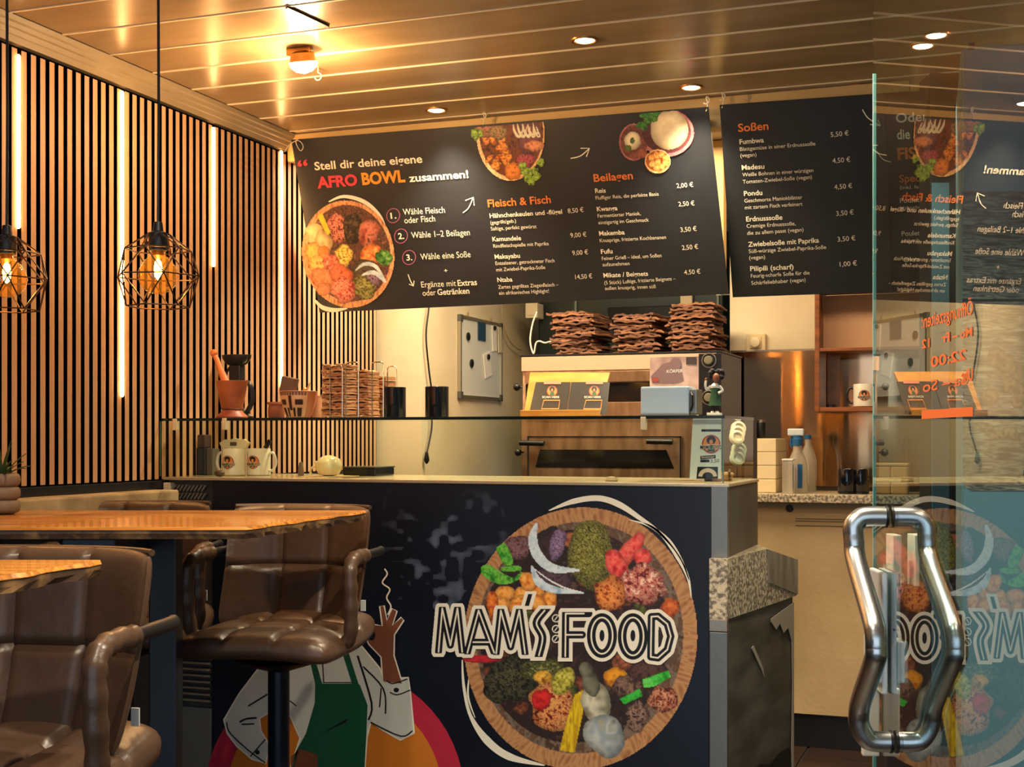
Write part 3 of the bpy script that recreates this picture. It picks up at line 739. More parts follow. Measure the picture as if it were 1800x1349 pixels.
def texts(parent, fs, rows, up, k=2):
    acc = {}
    for s, x0, y0, x1, y1, cap, c, bold in rows:
        T(acc.setdefault(c, MB()), s, x0, y0, x1, y1, cap, fs[k], bold, up)
    for c, mb in acc.items():
        mb.build({'w': 'lettering', 'o': 'heading_lettering', 'r': 'red_lettering', 'y': 'amber_lettering'}[c], {'w': M_tw, 'o': M_to, 'r': M_tr, 'y': mat('menu_amber', 'f0982c', .5)}[c], parent, world=True, kind='stuff')
def cr3(x, y): return (480+x/3.3725, 180+y/3.3725)
def cr4(x, y): return (820+x/3.55, 180+y/3.55)
b1_, fs1 = board('menu_board', 'long menu board lettered Stell dir deine eigene Afro Bowl zusammen', [(512, 246, 4.55), (1245, 188, 4.55), (1281, 517, 4.9), (562, 550, 4.78)], [(849, 219, 0), (1241, 196, 0)])
rows = []
def A3(s, x0, y0, x1, y1, cap, c='w', b=0.0):
    a = cr3(x0, y0); b2 = cr3(x1, y1); rows.append((s, a[0], a[1], b2[0], b2[1], cap/3.3725, c, b))
def A4(s, x0, y0, x1, y1, cap, c='w', b=0.0):
    a = cr4(x0, y0); b2 = cr4(x1, y1); rows.append((s, a[0], a[1], b2[0], b2[1], cap/3.55, c, b))
A3('“', 155, 438, 212, 430, 88, 'r', .03)
A3('Stell dir deine eigene', 248, 402, 886, 357, 46, 'w', .03)
A3('AFRO', 265, 508, 502, 490, 62, 'r', .06); A3('BOWL', 530, 488, 785, 470, 66, 'y', .06)
A3('zusammen!', 808, 472, 1160, 447, 44, 'w', .03)
A3('Wähle Fleisch', 772, 668, 1020, 655, 36); A3('oder Fisch', 780, 718, 962, 706, 36)
A3('Wähle 1–2 Beilagen', 822, 806, 1168, 788, 36); A3('Wähle eine Soße', 876, 934, 1172, 918, 36)
A3('+', 1015, 1010, 1036, 1008, 22, 'w', .02)
A3('Ergänze mit', 880, 1098, 1086, 1089, 34); A3('Extras', 1096, 1089, 1210, 1083, 34, 'w', .025)
A3('oder', 888, 1148, 966, 1143, 34); A3('Getränken', 976, 1143, 1165, 1134, 34, 'w', .025)
for x, y, s in ((712, 672, '1.'), (758, 793, '2.'), (806, 920, '3.')):
    A3(s, x-14, y+18, x+20, y+16, 34, 'w', .03)
A4('Fleisch & Fisch', 135, 655, 528, 628, 46, 'o', .03)
A4('Hähnchenkeulen und -flügel', 146, 722, 598, 695, 27, 'w', .03); A4('8,50 €', 634, 692, 732, 684, 28)
A4('(gegrillt/geb.)', 150, 762, 310, 750, 22); A4('Saftige, perfekt gewürzt', 153, 800, 438, 785, 22)
A4('Kamundele', 163, 868, 342, 860, 27, 'w', .03); A4('9,00 €', 650, 845, 750, 838, 28)
A4('Rindfleischspieße mit Paprika', 168, 908, 514, 892, 22)
A4('Makayabu', 177, 978, 335, 970, 27, 'w', .03); A4('9,00 €', 662, 955, 760, 948, 28)
A4('Entsalzener, getrockneter Fisch', 182, 1016, 550, 998, 22); A4('mit Zwiebel-Paprika-Soße', 187, 1056, 492, 1040, 22)
A4('Ntaba', 194, 1122, 288, 1118, 27, 'w', .03); A4('14,50 €', 680, 1104, 786, 1098, 28)
A4('Zartes gegrilltes Ziegenfleisch –', 199, 1164, 575, 1148, 22); A4('ein afrikanisches Highlight!', 204, 1202, 515, 1188, 22)
A4('Beilagen', 796, 496, 1040, 478, 46, 'o', .03)
A4('Reis', 804, 566, 870, 563, 27, 'w', .03); A4('2,00 €', 1312, 535, 1416, 527, 28)
A4('Fluffiger Reis, die perfekte Basis', 807, 608, 1200, 582, 22)
A4('Kwanga', 815, 680, 943, 673, 27, 'w', .03); A4('2,50 €', 1324, 650, 1424, 643, 28)
A4('Fermentierter Maniok,', 820, 720, 1088, 704, 22); A4('einzigartig im Geschmack', 824, 762, 1138, 744, 22)
A4('Makemba', 829, 832, 988, 824, 27, 'w', .03); A4('3,50 €', 1337, 810, 1437, 802, 28)
A4('Knusprige, frittierte Kochbananen', 833, 874, 1246, 852, 22)
A4('Fufu', 840, 946, 912, 942, 27, 'w', .03); A4('2,50 €', 1346, 922, 1447, 914, 28)
A4('Feiner Grieß – ideal, um Soßen', 846, 986, 1218, 966, 22); A4('aufzunehmen', 850, 1024, 1018, 1016, 22)
A4('Mikate / Beignets', 856, 1094, 1134, 1082, 27, 'w', .03); A4('4,50 €', 1360, 1076, 1461, 1069, 28)
A4('(5 Stück) Luftige, frittierte Beignets –', 861, 1138, 1306, 1110, 22); A4('außen knusprig, innen süß', 865, 1172, 1182, 1160, 22)
texts(b1_, fs1, rows, (-.13, -1))
M_ring = mat('menu_mauve', 'a05a78', .5)
mb = MB(); blk = MB()
for x, y in ((712, 672), (758, 793), (806, 920)):
    c_ = cr3(x, y); ribbon(mb, ell(c_[0], c_[1], 11.3, 12.6, 30, .3), 1.4, fs1[1], closed=True)
mb.build('number_rings', M_ring, b1_, world=True)
def arrow(mb, pts, head, w_, cf, f):
    ribbon(mb, cr2([cf(*p) for p in pts], 5), w_, f)
    for h in head: ribbon(mb, [cf(*p) for p in h], w_, f)
mb = MB()
arrow(mb, [(1125, 655), (1160, 625), (1185, 565)], [[(1140, 582), (1188, 563), (1192, 612)]], 1.8, cr3, fs1[1])
arrow(mb, [(800, 1020), (815, 1060), (832, 1090)], [[(806, 1078), (832, 1090), (836, 1058)]], 1.6, cr3, fs1[1])
arrow(mb, [(650, 350), (710, 335), (765, 290)], [[(712, 287), (768, 287), (748, 340)]], 1.8, cr4, fs1[1])
# white swirl behind the printed bowl
rbp = [cr3(*p) for p in ((330, 590), (420, 558), (540, 590), (630, 670), (672, 760))]
ribbon(mb, cr2(rbp, 5), [2+5*math.sin(math.pi*i/20) for i in range(21)], fs1[1])
ribbon(mb, cr2([cr3(*p) for p in ((246, 1170), (290, 1215), (360, 1232), (440, 1222))], 5), [2+6*math.sin(math.pi*i/15) for i in range(16)], fs1[1])
mb.build('swirl_print', M_cr, b1_, world=True, kind='stuff')
# left bowl
pt = Paint(528, 345, 698, 548, 1.15)
def fc(cf, sc):
    def g(x, y, rx, ry, cols, **k): pt.blob(*cf(x, y), rx/sc, ry/sc, cols, **k)
    return g
g3 = fc(cr3, 3.3725)
pt.fill(pt.inpoly(ell(*cr3(445, 900), 275/3.3725, 322/3.3725, 60, R(-10))), ['9a5c38', 'c8895a', 'e0aa78', 'b06c44'], sx=3, sy=14, seed=2)
pt.fill(pt.inpoly(ell(*cr3(450, 895), 245/3.3725, 288/3.3725, 60, R(-10))), ['4a2c24', '6e4434', '2a1a18', '8a5844'], sx=6, seed=5)
g3(250, 780, 55, 70, ['c89a5c', 'e0c088', 'b07840'], rot=-.5, seed=1, sx=14); g3(300, 820, 50, 65, ['c0a070', 'd8b880', '8a6840'], rot=-.6, seed=2, sx=14)
pt.poly([cr3(*p) for p in ((262, 675), (290, 655), (340, 770), (322, 790))], ['e0a818', 'f0c830'], sx=9)
g3(385, 740, 60, 85, ['4a1c18', 'c06050', 'e09880', '7a2c24'], seed=3, sx=4, contrast=2.2); g3(470, 740, 60, 90, ['140f0c', '34281e', '5c4a34'], seed=4, sx=4, contrast=2.2)
g3(570, 770, 62, 90, ['7a3028', 'b05a48', 'd08068', '5a201c'], seed=5, sx=9); g3(420, 905, 50, 65, ['8a7020', 'd8b840', 'f0dc80'], seed=6, sx=2.6, contrast=2.4)
g3(585, 900, 70, 55, ['b04818', 'e08040', 'f0a860'], seed=7, sx=6, contrast=1.8); g3(660, 920, 50, 50, ['1c4a14', '4a8a30', '88b060'], seed=8, sx=5, contrast=2)
g3(545, 1000, 90, 70, ['3a2c24', '5c4a38', '241a16'], seed=9); g3(545, 1095, 70, 75, ['3a3818', '7a7638', 'a8a058'], seed=10, sx=2.6, contrast=2.2)
g3(235, 890, 45, 65, ['c07828', 'e0b050', 'd09838'], seed=11, sx=6); g3(300, 890, 35, 45, ['c86828', 'e89040'], seed=12, sx=6)
g3(265, 960, 60, 50, ['d08838', 'e8b860', 'b86828'], seed=13, sx=6, contrast=1.8); g3(345, 950, 50, 50, ['a03828', 'd86a50', 'e89878'], seed=14, sx=4, contrast=2)
g3(300, 1040, 80, 60, ['c06038', 'd88858', 'a84828'], seed=15, sx=9); g3(400, 1020, 70, 55, ['9c3c20', 'd87048', 'c05030'], rot=.5, seed=16, sx=6)
g3(420, 1110, 75, 75, ['8a2820', 'd06050', 'e09078', 'b03c30'], seed=17, sx=5, contrast=2); g3(300, 1110, 50, 40, ['b8683c', 'd08c58'], seed=18)
g3(595, 1040, 36, 52, ['6a4c60', '9a7c94', '3c2838'], rot=-.5, seed=19, sx=5)
pb = cr2([cr3(*p) for p in ((486, 1000), (540, 960), (610, 975), (672, 1070))], 5)
def pband(pts, wd_, cols):
    L = []; Rr = []; n = len(pts)
    for i, p_ in enumerate(pts):
        a, b2 = pts[max(i-1, 0)], pts[min(i+1, n-1)]; dx, dy = b2[0]-a[0], b2[1]-a[1]; l = math.hypot(dx, dy) or 1; ww = wd_*math.sin(math.pi*(i+.4)/(n))/2
        L.append((p_[0]-dy/l*ww, p_[1]+dx/l*ww)); Rr.append((p_[0]+dy/l*ww, p_[1]-dx/l*ww))
    pt.poly(L+Rr[::-1], cols, sx=9, contrast=1.2)
pband(pb, 7, ['a8bcc8', 'e0e8e8']); pband(cr2([cr3(*p) for p in ((525, 1025), (600, 1010), (668, 1070))], 5), 8, ['a0b4c0', 'e8eeee'])
pt.build('bowl_print', fs1[3], b1_, M_print)
# meat bowl at the top of the board
pt = Paint(826, 210, 962, 330, 1.1); g4 = fc(cr4, 3.55)
mtop = pt.Y > 190+(1245-pt.X)*.0790+1.0
pt.fill(pt.inpoly(ell(*cr4(275, 200), 215/3.55, 292/3.55, 60)), ['d0905c', 'e8b880', 'f0cca0'], sx=4, seed=3)
pt.fill(pt.inpoly(ell(*cr4(280, 190), 200/3.55, 275/3.55, 60)), ['5a2c18', '7c3c20', '3a1c14'], sx=6, seed=4)
for i in range(26):
    rs = np.random.RandomState(i); x = 90+rs.rand()*170; y = 230+rs.rand()*230
    if ((x-280)/190)**2+((y-190)/265)**2 > .95: continue
    g4(x, y, 30+rs.rand()*15, 14+rs.rand()*10, ['8a3810', 'd87828', 'f0a850', 'b85418'], rot=rs.rand()*3, seed=i, sx=5, contrast=2)
g4(285, 430, 50, 60, ['b85418', 'e89038', 'd87828'], seed=4, sx=5); g4(120, 170, 70, 50, ['6a3828', 'a87058', '4a2418'], seed=5); g4(200, 190, 60, 45, ['5a3c28', 'a88058', '3a4a1c'], seed=6, sx=4)
g4(390, 230, 80, 110, ['4a2428', '7c4450', '5a3038'], seed=7, sx=8); g4(420, 270, 60, 35, ['c06840', 'e09870', '9a4828'], seed=8); g4(370, 360, 60, 45, ['8a2c38', 'c05868', '6a1c28'], seed=9, sx=4, contrast=2)
for i, (x, y) in enumerate(((60, 215), (75, 195), (50, 190), (390, 440), (415, 480), (440, 455), (365, 430), (380, 475), (405, 500), (430, 430), (465, 375), (350, 400))):
    g4(x, y, 26, 28, ['3a5a10', '7ca028', 'a8c850', '4c7018'], seed=30+i, sx=4, wob=.3, contrast=2)
for dx in (0, 28, 60, 92, 125):
    pband(cr2([cr4(290+dx, 130), cr4(300+dx, 180), cr4(330+dx, 215), cr4(360+dx*.6, 150)], 4), 5, ['d8c8a8', 'f0e8d0'])
pt.A &= mtop
pt.build('meat_print', fs1[3], b1_, M_print)
# side dish bowls
pt = Paint(1084, 186, 1224, 308, 1.1)
mtop = pt.Y > 190+(1245-pt.X)*.0790-.5
for x, y, rx, ry in ((1045, 248, 95, 118), (1250, 190, 172, 152)):
    pt.fill(pt.inpoly(ell(*cr4(x, y), rx/3.55, ry/3.55, 48)), ['9a5058', 'c07878'], sx=9)
pt.fill(pt.inpoly(ell(*cr4(1045, 248), 84/3.55, 106/3.55, 48)), ['4a2420', '6e3c30', '8a5040'], sx=8, seed=3)
g4(1035, 240, 50, 58, ['d8c89a', 'ece0bc'], seed=2, sx=12, wob=.08); g4(1035, 240, 14, 20, ['2c4a18', '5a7a30'], seed=3); g4(1010, 285, 20, 20, ['3a5a20', '5a7a30'], seed=5); g4(1095, 320, 40, 30, ['8a4030', 'b06850'], seed=6)
pt.fill(pt.inpoly(ell(*cr4(1248, 185), 152/3.55, 134/3.55, 48)), ['3c1c20', '5a2c30', '4a2024'], sx=9, seed=5)
g4(1265, 172, 118, 124, ['e0c498', 'ecd8b0', 'd8b888'], seed=6, sx=16, wob=.03, contrast=1)
for i, (x, y) in enumerate(((1110, 85), (1150, 75), (1130, 110), (1185, 72), (1090, 140), (1160, 100), (1105, 150))):
    g4(x, y, 32, 22, ['1c4a1c', '3a7a2c', '5a9a40'], seed=50+i, sx=5, rot=i*.7)
pt.fill(pt.inpoly(ell(*cr4(1193, 370), 83/3.55, 76/3.55, 40)), ['d89860', 'f0c890'], sx=8)
pt.fill(pt.inpoly(ell(*cr4(1193, 366), 73/3.55, 64/3.55, 40)), ['8a3c10', 'b05818'], sx=6)
for i, (x, y) in enumerate(((1155, 345), (1185, 330), (1215, 325), (1245, 350), (1160, 385), (1195, 378), (1222, 400), (1190, 410), (1245, 380))):
    g4(x, y, 22, 20, ['e08838', 'f0b868', 'd07020'], seed=70+i, sx=6, rot=i)
pt.A &= mtop
pt.build('side_dish_print', fs1[3], b1_, M_print)

# sauces board
def cr5(x, y): return (1240+x/3.3725, 150+y/3.3725)
b2_, fs2 = board('menu_board', 'narrower menu board headed Soßen hanging beside the glass door edge', [(1265, 185, 4.55), (1555, 164.5, 4.55), (1566, 513, 4.9), (1288, 523, 4.86)], [(1269, 190, 0)])
rows = []
def A5(s, x0, y0, x1, y1, cap, c='w', b=0.0):
    a = cr5(x0, y0); b2 = cr5(x1, y1); rows.append((s, a[0], a[1], b2[0], b2[1], cap/3.3725, c, b))
A5('Soßen', 195, 276, 375, 262, 46, 'o', .03)
Y_ = [('Fumbwa', 203, 350, 347, 338, ['Blattgemüse in einer Erdnusssoße', 205, 390, 652, 356], ['(vegan)', 208, 428, 303, 420], '5,50 €', 743, 307, 850, 297),
      ('Madesu', 216, 502, 350, 494, ['Weiße Bohnen in einer würzigen', 220, 542, 640, 514], ['Tomaten-Zwiebel-Soße (vegan)', 222, 584, 632, 554], '4,50 €', 754, 462, 860, 453),
      ('Pondu', 229, 656, 338, 650, ['Geschmorte Maniokblätter', 232, 696, 575, 674], ['mit zartem Fisch verfeinert', 235, 736, 576, 714], '4,50 €', 765, 618, 871, 609),
      ('Erdnusssoße', 242, 808, 457, 796, ['Cremige Erdnusssoße,', 245, 846, 535, 830], ['die zu allem passt (vegan)', 248, 888, 582, 866], '3,50 €', 776, 775, 880, 766),
      ('Zwiebelsoße mit Paprika', 254, 958, 674, 932, ['Süß-würzige Zwiebel-Paprika-Soße', 258, 996, 716, 970], ['(vegan)', 260, 1034, 354, 1028], '3,50 €', 784, 928, 890, 919),
      ('Pilipili (scharf)', 266, 1102, 523, 1090, ['Feurig-scharfe Soße für die', 270, 1142, 618, 1122], ['Schärfeliebhaber (vegan)', 273, 1184, 594, 1164], '1,00 €', 797, 1076, 899, 1068)]
for nm, a, b2, c_, d, l1, l2, pr, e1, e2, e3, e4 in Y_:
    A5(nm, a, b2, c_, d, 28, 'w', .03); A5(*l1, 22); A5(*l2, 22); A5(pr, e1, e2, e3, e4, 28)
texts(b2_, fs2, rows, (-.075, -1))
mb = MB(); arrow(mb, [(930, 143), (965, 195), (1035, 238)], [[(975, 232), (1038, 240), (1022, 205)]], 1.9, cr5, fs2[1]); mb.build('arrow_print', M_cr, b2_, world=True)
# third board, seen through the door
b3_, fs3 = board('menu_board', 'menu board headed Oder die, seen through the glass door', [(1553, 164.8, 4.57), (1770, 149, 4.57), (1776, 500, 4.92), (1563.5, 513, 4.92)], [])
rows = [('Oder', 1575, 216, 1632, 212, 16, 'w', .03), ('die', 1577, 245, 1600, 244, 17, 'w', .03), ('FISCH', 1578, 280, 1650, 276, 19, 'o', .06), ('Specials', 1581, 321, 1642, 317, 13, 'o', .03), ('(inkl. feste Beilage)', 1582, 333, 1668, 329, 6, 'w', 0),
        ('Poulet Mayo', 1582, 357, 1650, 353, 8, 'w', .03), ('Hähnchen in', 1583, 369, 1634, 366, 6, 'w', 0), ('Poulet Moambe', 1585, 415, 1664, 411, 8, 'w', .03), ('Hähnchen in', 1586, 427, 1636, 424, 6, 'w', 0), ('Okrasuppe', 1588, 461, 1650, 458, 8, 'w', .03)]
texts(b3_, fs3, rows, (-.06, -1))
mb = MB(); ribbon(mb, cr2([(1541, 266), (1552, 280), (1566, 285)], 4), 1.6, fs2[1]); mb.build('stroke_print', M_cr, b2_, world=True)
# ================================================================ SHARED SHOP EMBLEM
M_l = {'ring': mat('emblem_red', 'a8402c', .5), 'or': mat('emblem_orange', 'e08a4c', .5), 'k': mat('emblem_black', '111013', .5), 'g': mat('emblem_green', '2c5a3c', .5), 'w': mat('emblem_cream', 'eee6d2', .5)}
def emblem(parent, f, cx, cy, r, world=False, text=True):
    """f(x, y, lift): y runs down"""
    def g(k): return lambda x, y: f(x, y, k)
    D = {k: MB() for k in M_l}
    flat(D['ring'], ell(cx, cy, r, r, 28), g(1)); flat(D['or'], ell(cx, cy, r*.86, r*.86, 28), g(2))
    flat(D['k'], ell(cx, cy-r*.42, r*.5, r*.46, 20), g(3)); flat(D['or'], ell(cx, cy-r*.22, r*.2, r*.26, 14), g(4))
    flat(D['g'], [(cx-r*.3, cy+r*.1), (cx+r*.3, cy+r*.1), (cx+r*.42, cy+r*.8), (cx-r*.42, cy+r*.8)], g(3))
    if text:
        for s, x0, x1, c in (("MAM'S", -1.15, -.05, 1), ('FOOD', .1, 1.15, 1)):
            T(D['w'], s, cx+x0*r, cy+r*.52, cx+x1*r, cy+r*.52, r*.42, g(4), .09)
            T(D['k'], s, cx+x0*r, cy+r*.50, cx+x1*r, cy+r*.50, r*.38, g(5), .02)
    nm = {'ring': 'emblem_ring', 'or': 'emblem_face', 'k': 'emblem_hair', 'g': 'emblem_apron', 'w': 'emblem_outline'}
    for k, mb in D.items():
        if mb.v: mb.build(nm[k], M_l[k], parent, world=world)
def cylf(Rd, z0, ang0):
    return lambda x, y, k: Vector(((Rd+.0004*(k+1))*math.sin(ang0+x/Rd), -(Rd+.0004*(k+1))*math.cos(ang0+x/Rd), z0-y))
def lathe_v(name, prof, n, colf, parent, m, c=(0, 0, 0)):
    vs, cs, fs = [], [], []
    for i, (r, z) in enumerate(prof):
        for k in range(n):
            a = 2*math.pi*k/n; vs.append((c[0]+r*math.sin(a), c[1]-r*math.cos(a), c[2]+z)); cs.append((*srgb(colf(((a+math.pi) % (2*math.pi))-math.pi, i/(len(prof)-1))), 1))
    for i in range(len(prof)-1):
        for k in range(n): fs.append((i*n+k, i*n+(k+1) % n, (i+1)*n+(k+1) % n, (i+1)*n+k))
    me = bpy.data.meshes.new(name); me.from_pydata(vs, [], fs)
    at = me.color_attributes.new('Col', 'FLOAT_COLOR', 'POINT'); at.data.foreach_set('color', np.array(cs, np.float32).ravel())
    me.materials.append(m); ob = bpy.data.objects.new(name, me); COL.objects.link(ob); ob.parent = parent
    for p in me.polygons: p.use_smooth = True
    return ob

# ================================================================ TABLES
def wood_mat():
    m = bpy.data.materials.new('table_wood'); m.use_nodes = True; nt = m.node_tree; N, L = nt.nodes, nt.links; b = N['Principled BSDF']
    tc = N.new('ShaderNodeTexCoord'); mp = N.new('ShaderNodeMapping'); mp.inputs['Scale'].default_value = (.7, 9, 9); L.new(tc.outputs['Object'], mp.inputs[0])
    n1 = N.new('ShaderNodeTexNoise'); n1.inputs['Scale'].default_value = 5; n1.inputs['Detail'].default_value = 9; n1.inputs['Distortion'].default_value = 1.2; L.new(mp.outputs[0], n1.inputs[0])
    r = N.new('ShaderNodeValToRGB'); e = r.color_ramp.elements
    e[0].position = .3; e[0].color = srgb('7a4518')+[1]; e[1].position = .7; e[1].color = srgb('e09a44')+[1]
    x = r.color_ramp.elements.new(.5); x.color = srgb('b8742c')+[1]
    L.new(n1.outputs[0], r.inputs[0]); L.new(r.outputs[0], b.inputs['Base Color']); b.inputs['Roughness'].default_value = .27; b.inputs['Coat Weight'].default_value = .35
    bp = N.new('ShaderNodeBump'); bp.inputs['Strength'].default_value = .1; bp.inputs['Distance'].default_value = .005; L.new(n1.outputs[0], bp.inputs['Height']); L.new(bp.outputs[0], b.inputs['Normal'])
    return m
M_wood = wood_mat()
M_bark = mat('live_edge', '4a3423', .6, var='a9804c', scale=14, ramp=(.5, .72), bump=.5, bscale=18)
HTAB = -.20
def table(label, cr_, cz, dr, dz, length, width):
    """right near corner at (cr_,cz) in camera frame, right edge direction (dr,dz)"""
    o = c2w(cr_, cz, 0); t = thing('bar_table', label, 'table', (o.x, o.y, 0), YAW, 'wooden bar tables')
    th = .027; zt = EYE+HTAB
    l = math.hypot(dr, dz); ux, uy = dr/l, dz/l
    rs = random.Random(label); n = 26; top, bot = [], []
    edge = [(ux*width*i/n+.006*math.sin(i*.9)+rs.uniform(-.003, .003), uy*width*i/n) for i in range(n+1)]
    far = [(edge[-1][0]-length*i/8, edge[-1][1]) for i in range(1, 9)]
    near = [(-length+length*i/8, 0) for i in range(0, 8)]
    poly = edge+far+near; m = len(poly)
    def ins(p, d, i):
        return (p[0]-(d if i <= n else 0), p[1]+(d if i > n+8 or i == 0 else 0))
    vs = [(*ins(p, .004, i), zt) for i, p in enumerate(poly)]+[(*p, zt-.006) for p in poly]
    MB().add(vs+[(p[0], p[1], zt-.007) for p in poly], [tuple(range(m))]+[(i, m+i, m+(i+1) % m, (i+1) % m) for i in range(m)]+[tuple(range(2*m, 3*m))[::-1]]+[(m+i, 2*m+i, 2*m+(i+1) % m, m+(i+1) % m) for i in range(m)]).build('tabletop', M_wood, t)
    p2 = [ins(p, .002, i) for i, p in enumerate(poly)]; p3 = [ins(p, .006+(.005*math.sin(i*1.7) if i <= n else 0), i) for i, p in enumerate(poly)]
    vs = [(*p, zt-.0072) for p in p2]+[(p[0], p[1], zt-.016+.002*math.sin(i*1.1)) for i, p in enumerate(p2)]+[(p[0], p[1], zt-th) for p in p3]
    MB().add(vs, [tuple(range(m)), tuple(range(2*m, 3*m))[::-1]]+[(k*m+i, (k+1)*m+i, (k+1)*m+(i+1) % m, k*m+(i+1) % m) for k in (0, 1) for i in range(m)]).build('live_edge', M_bark, t)
    return t, zt-th
t1, zb = table('long wooden bar table with pale live edge in front of the printed counter', -.586, 2.956, .2, .68, 1.5, .70)
M_leg = mat('leg_navy', '0a1220', .4, metal=.2)
def tleg(t, x, y, zb, s=.035):
    MB().box(x-s, x+s, y-s, y+s, .012, zb-.006, .004).build('leg', M_leg, t)
    MB().box(x-.09, x+.09, y-.12, y+.12, zb-.006, zb-.0005, .002).build('mount_plate', M_leg, t)
    MB().box(x-.2, x+.2, y-.2, y+.2, 0, .012, .004).build('foot_plate', M_leg, t)
tleg(t1, -.27, .35, zb, .034); tleg(t1, -1.1, .35, zb)
MB().box(-.42, -.30, .03, .60, zb-.05, zb-.001, .003).build('cross_rail', M_leg, t1)
t2, zb = table('near wooden bar table whose pointed corner juts in at the left edge', -.666, 2.166, -.07, -.266, 1.0, .60)

tleg(t2, -.62, .12, zb, .034)

# ================================================================ BAR STOOLS
M_leath = mat('brown_leather', '402d21', .36, var='523b2b', scale=5, bump=.28, bscale=22, ramp=(.3, .75))
def cushion(w_, d_, t_, nx, ny, res, fn, pz=.26):
    vs, fs = [], []
    def se(u): return (1-abs(u)**9)**.36
    def row(sgn):
        for j in range(res+1):
            for i in range(res+1):
                u, v = -1+2*i/res, -1+2*j/res
                u2 = math.copysign(1-(1-abs(u))**1.3, u); v2 = math.copysign(1-(1-abs(v))**1.3, v)
                e = se(u2)*se(v2)
                a = abs(((u2+1)/2*nx+.5) % 1-.5)*w_/nx; b_ = abs(((v2+1)/2*ny+.5) % 1-.5)*d_/ny
                if abs(u2) > 1-.6/nx: a = max(a, .02) if abs(u2) > .97 else a
                p = 1-pz*math.exp(-(a/.0075)**2)-pz*math.exp(-(b_/.0075)**2)+.10*(math.sin(math.pi*((u2+1)/2*nx % 1))*math.sin(math.pi*((v2+1)/2*ny % 1)))
                rr = 1-.06*(abs(u2)**6)*(abs(v2)**6)
                h = t_*.5*e*(p if sgn > 0 else .8)*sgn
                vs.append(fn(u2*w_/2*rr, v2*d_/2*rr, h))
    row(1); row(-1); n = res+1
    for j in range(res):
        for i in range(res):
            a = j*n+i; fs.append((a, a+1, a+n+1, a+n)); b_ = a+n*n; fs.append((b_, b_+n, b_+n+1, b_+1))
    return MB().add(vs, fs)
def stool(label, r, z, rz):
    o = c2w(r, z, 0); t = thing('bar_stool', label, 'bar stool', (o.x, o.y, 0), rz, 'brown leather bar stools')
    zs = EYE-.50
    def fseat(x, y, h): return (x, y, zs-.040+h-.012*(x/.2)**2+.02*max(0, y/.2)**2)
    cushion(.43, .46, .078, 3, 3, 54, fseat).build('seat', M_leath, t, smooth=True)
    zb0, zb1 = zs-.03, EYE-.194
    def fback(x, y, h):
        v = (y/(zb1-zb0)+.5); wf = 1-.05*(1-v)
        yy = .205+.035*v-.11*(abs(x)/.2)**3.2*(.55+.45*(1-v))-.05*(1-v)**4
        return (x*wf, yy-h, zb0+(zb1-zb0)*v)
    cushion(.42, zb1-zb0, .055, 3, 2, 54, fback, .42).build('backrest', M_leath, t, smooth=True)
    # rolled top seam
    pts = [fback(-.20+.40*i/16, (zb1-zb0)/2-.004, -.004) for i in range(17)]
    MB().tube(pts, .006, 8).build('piping', M_leath, t, smooth=True)
    for s in (-1, 1):
        pts = smoothpath([(s*.19, -.05, zs-.05), (s*.222, -.065, zs-.02), (s*.228, -.08, zs+.08), (s*.225, -.075, zs+.155), (s*.222, -.03, zs+.178), (s*.222, .06, zs+.178)], 6)
        AR_ = MB().tube(pts, [.019+.0018*math.sin(i*1.9) for i in range(len(pts))], 12).build('armrest', M_leath, t, smooth=True)
        MB().tube(smoothpath([(s*.222, .06, zs+.178), (s*.222, .20, zs+.178), (s*.215, .235, zs+.178)], 4), .0125, 10).build('arm_tube', M_blackm, AR_, smooth=True)
    MB().lathe([(.03, zs-.13), (.11, zs-.105), (.12, zs-.098)], 20).build('swivel_plate', M_blackm, t, smooth=True)
    MB().lathe([(.029, .03), (.029, zs-.12)], 20).build('column', mat('stool_column', '0e1626', .3, metal=.5), t, smooth=True)
    MB().lathe([(.225, 0), (.225, .008), (.12, .02), (.035, .035)], 32).build('base_disc', M_blackm, t, smooth=True)
    MB().tube([(.0+.15*math.cos(a), -.05+.14*math.sin(a), .30) for a in [2*math.pi*i/24 for i in range(24)]], .010, 8, closed=True).build('footrest', M_blackm, t, smooth=True)
    MB().box(.192, .206, .118, .122, zs+.02, zs+.05).build('care_label', mat('care_label', 'cfd2cf', .6), t)
    return t
st = stool('brown leather bar stool tucked under the long table, its tufted seat in view', -.628, 3.60, R(9.2))
def stool_at(r, z, rz, label):
    o = c2w(r, z, 0); return dup(st, (o.x, o.y, 0), rz, label)
stool_at(-1.10, 3.80, R(20), 'brown bar stool behind the long table, only its back showing near the louvres')
stool_at(-.84, 2.13, R(11), 'nearest brown bar stool at the lower left corner, by the pointed table')

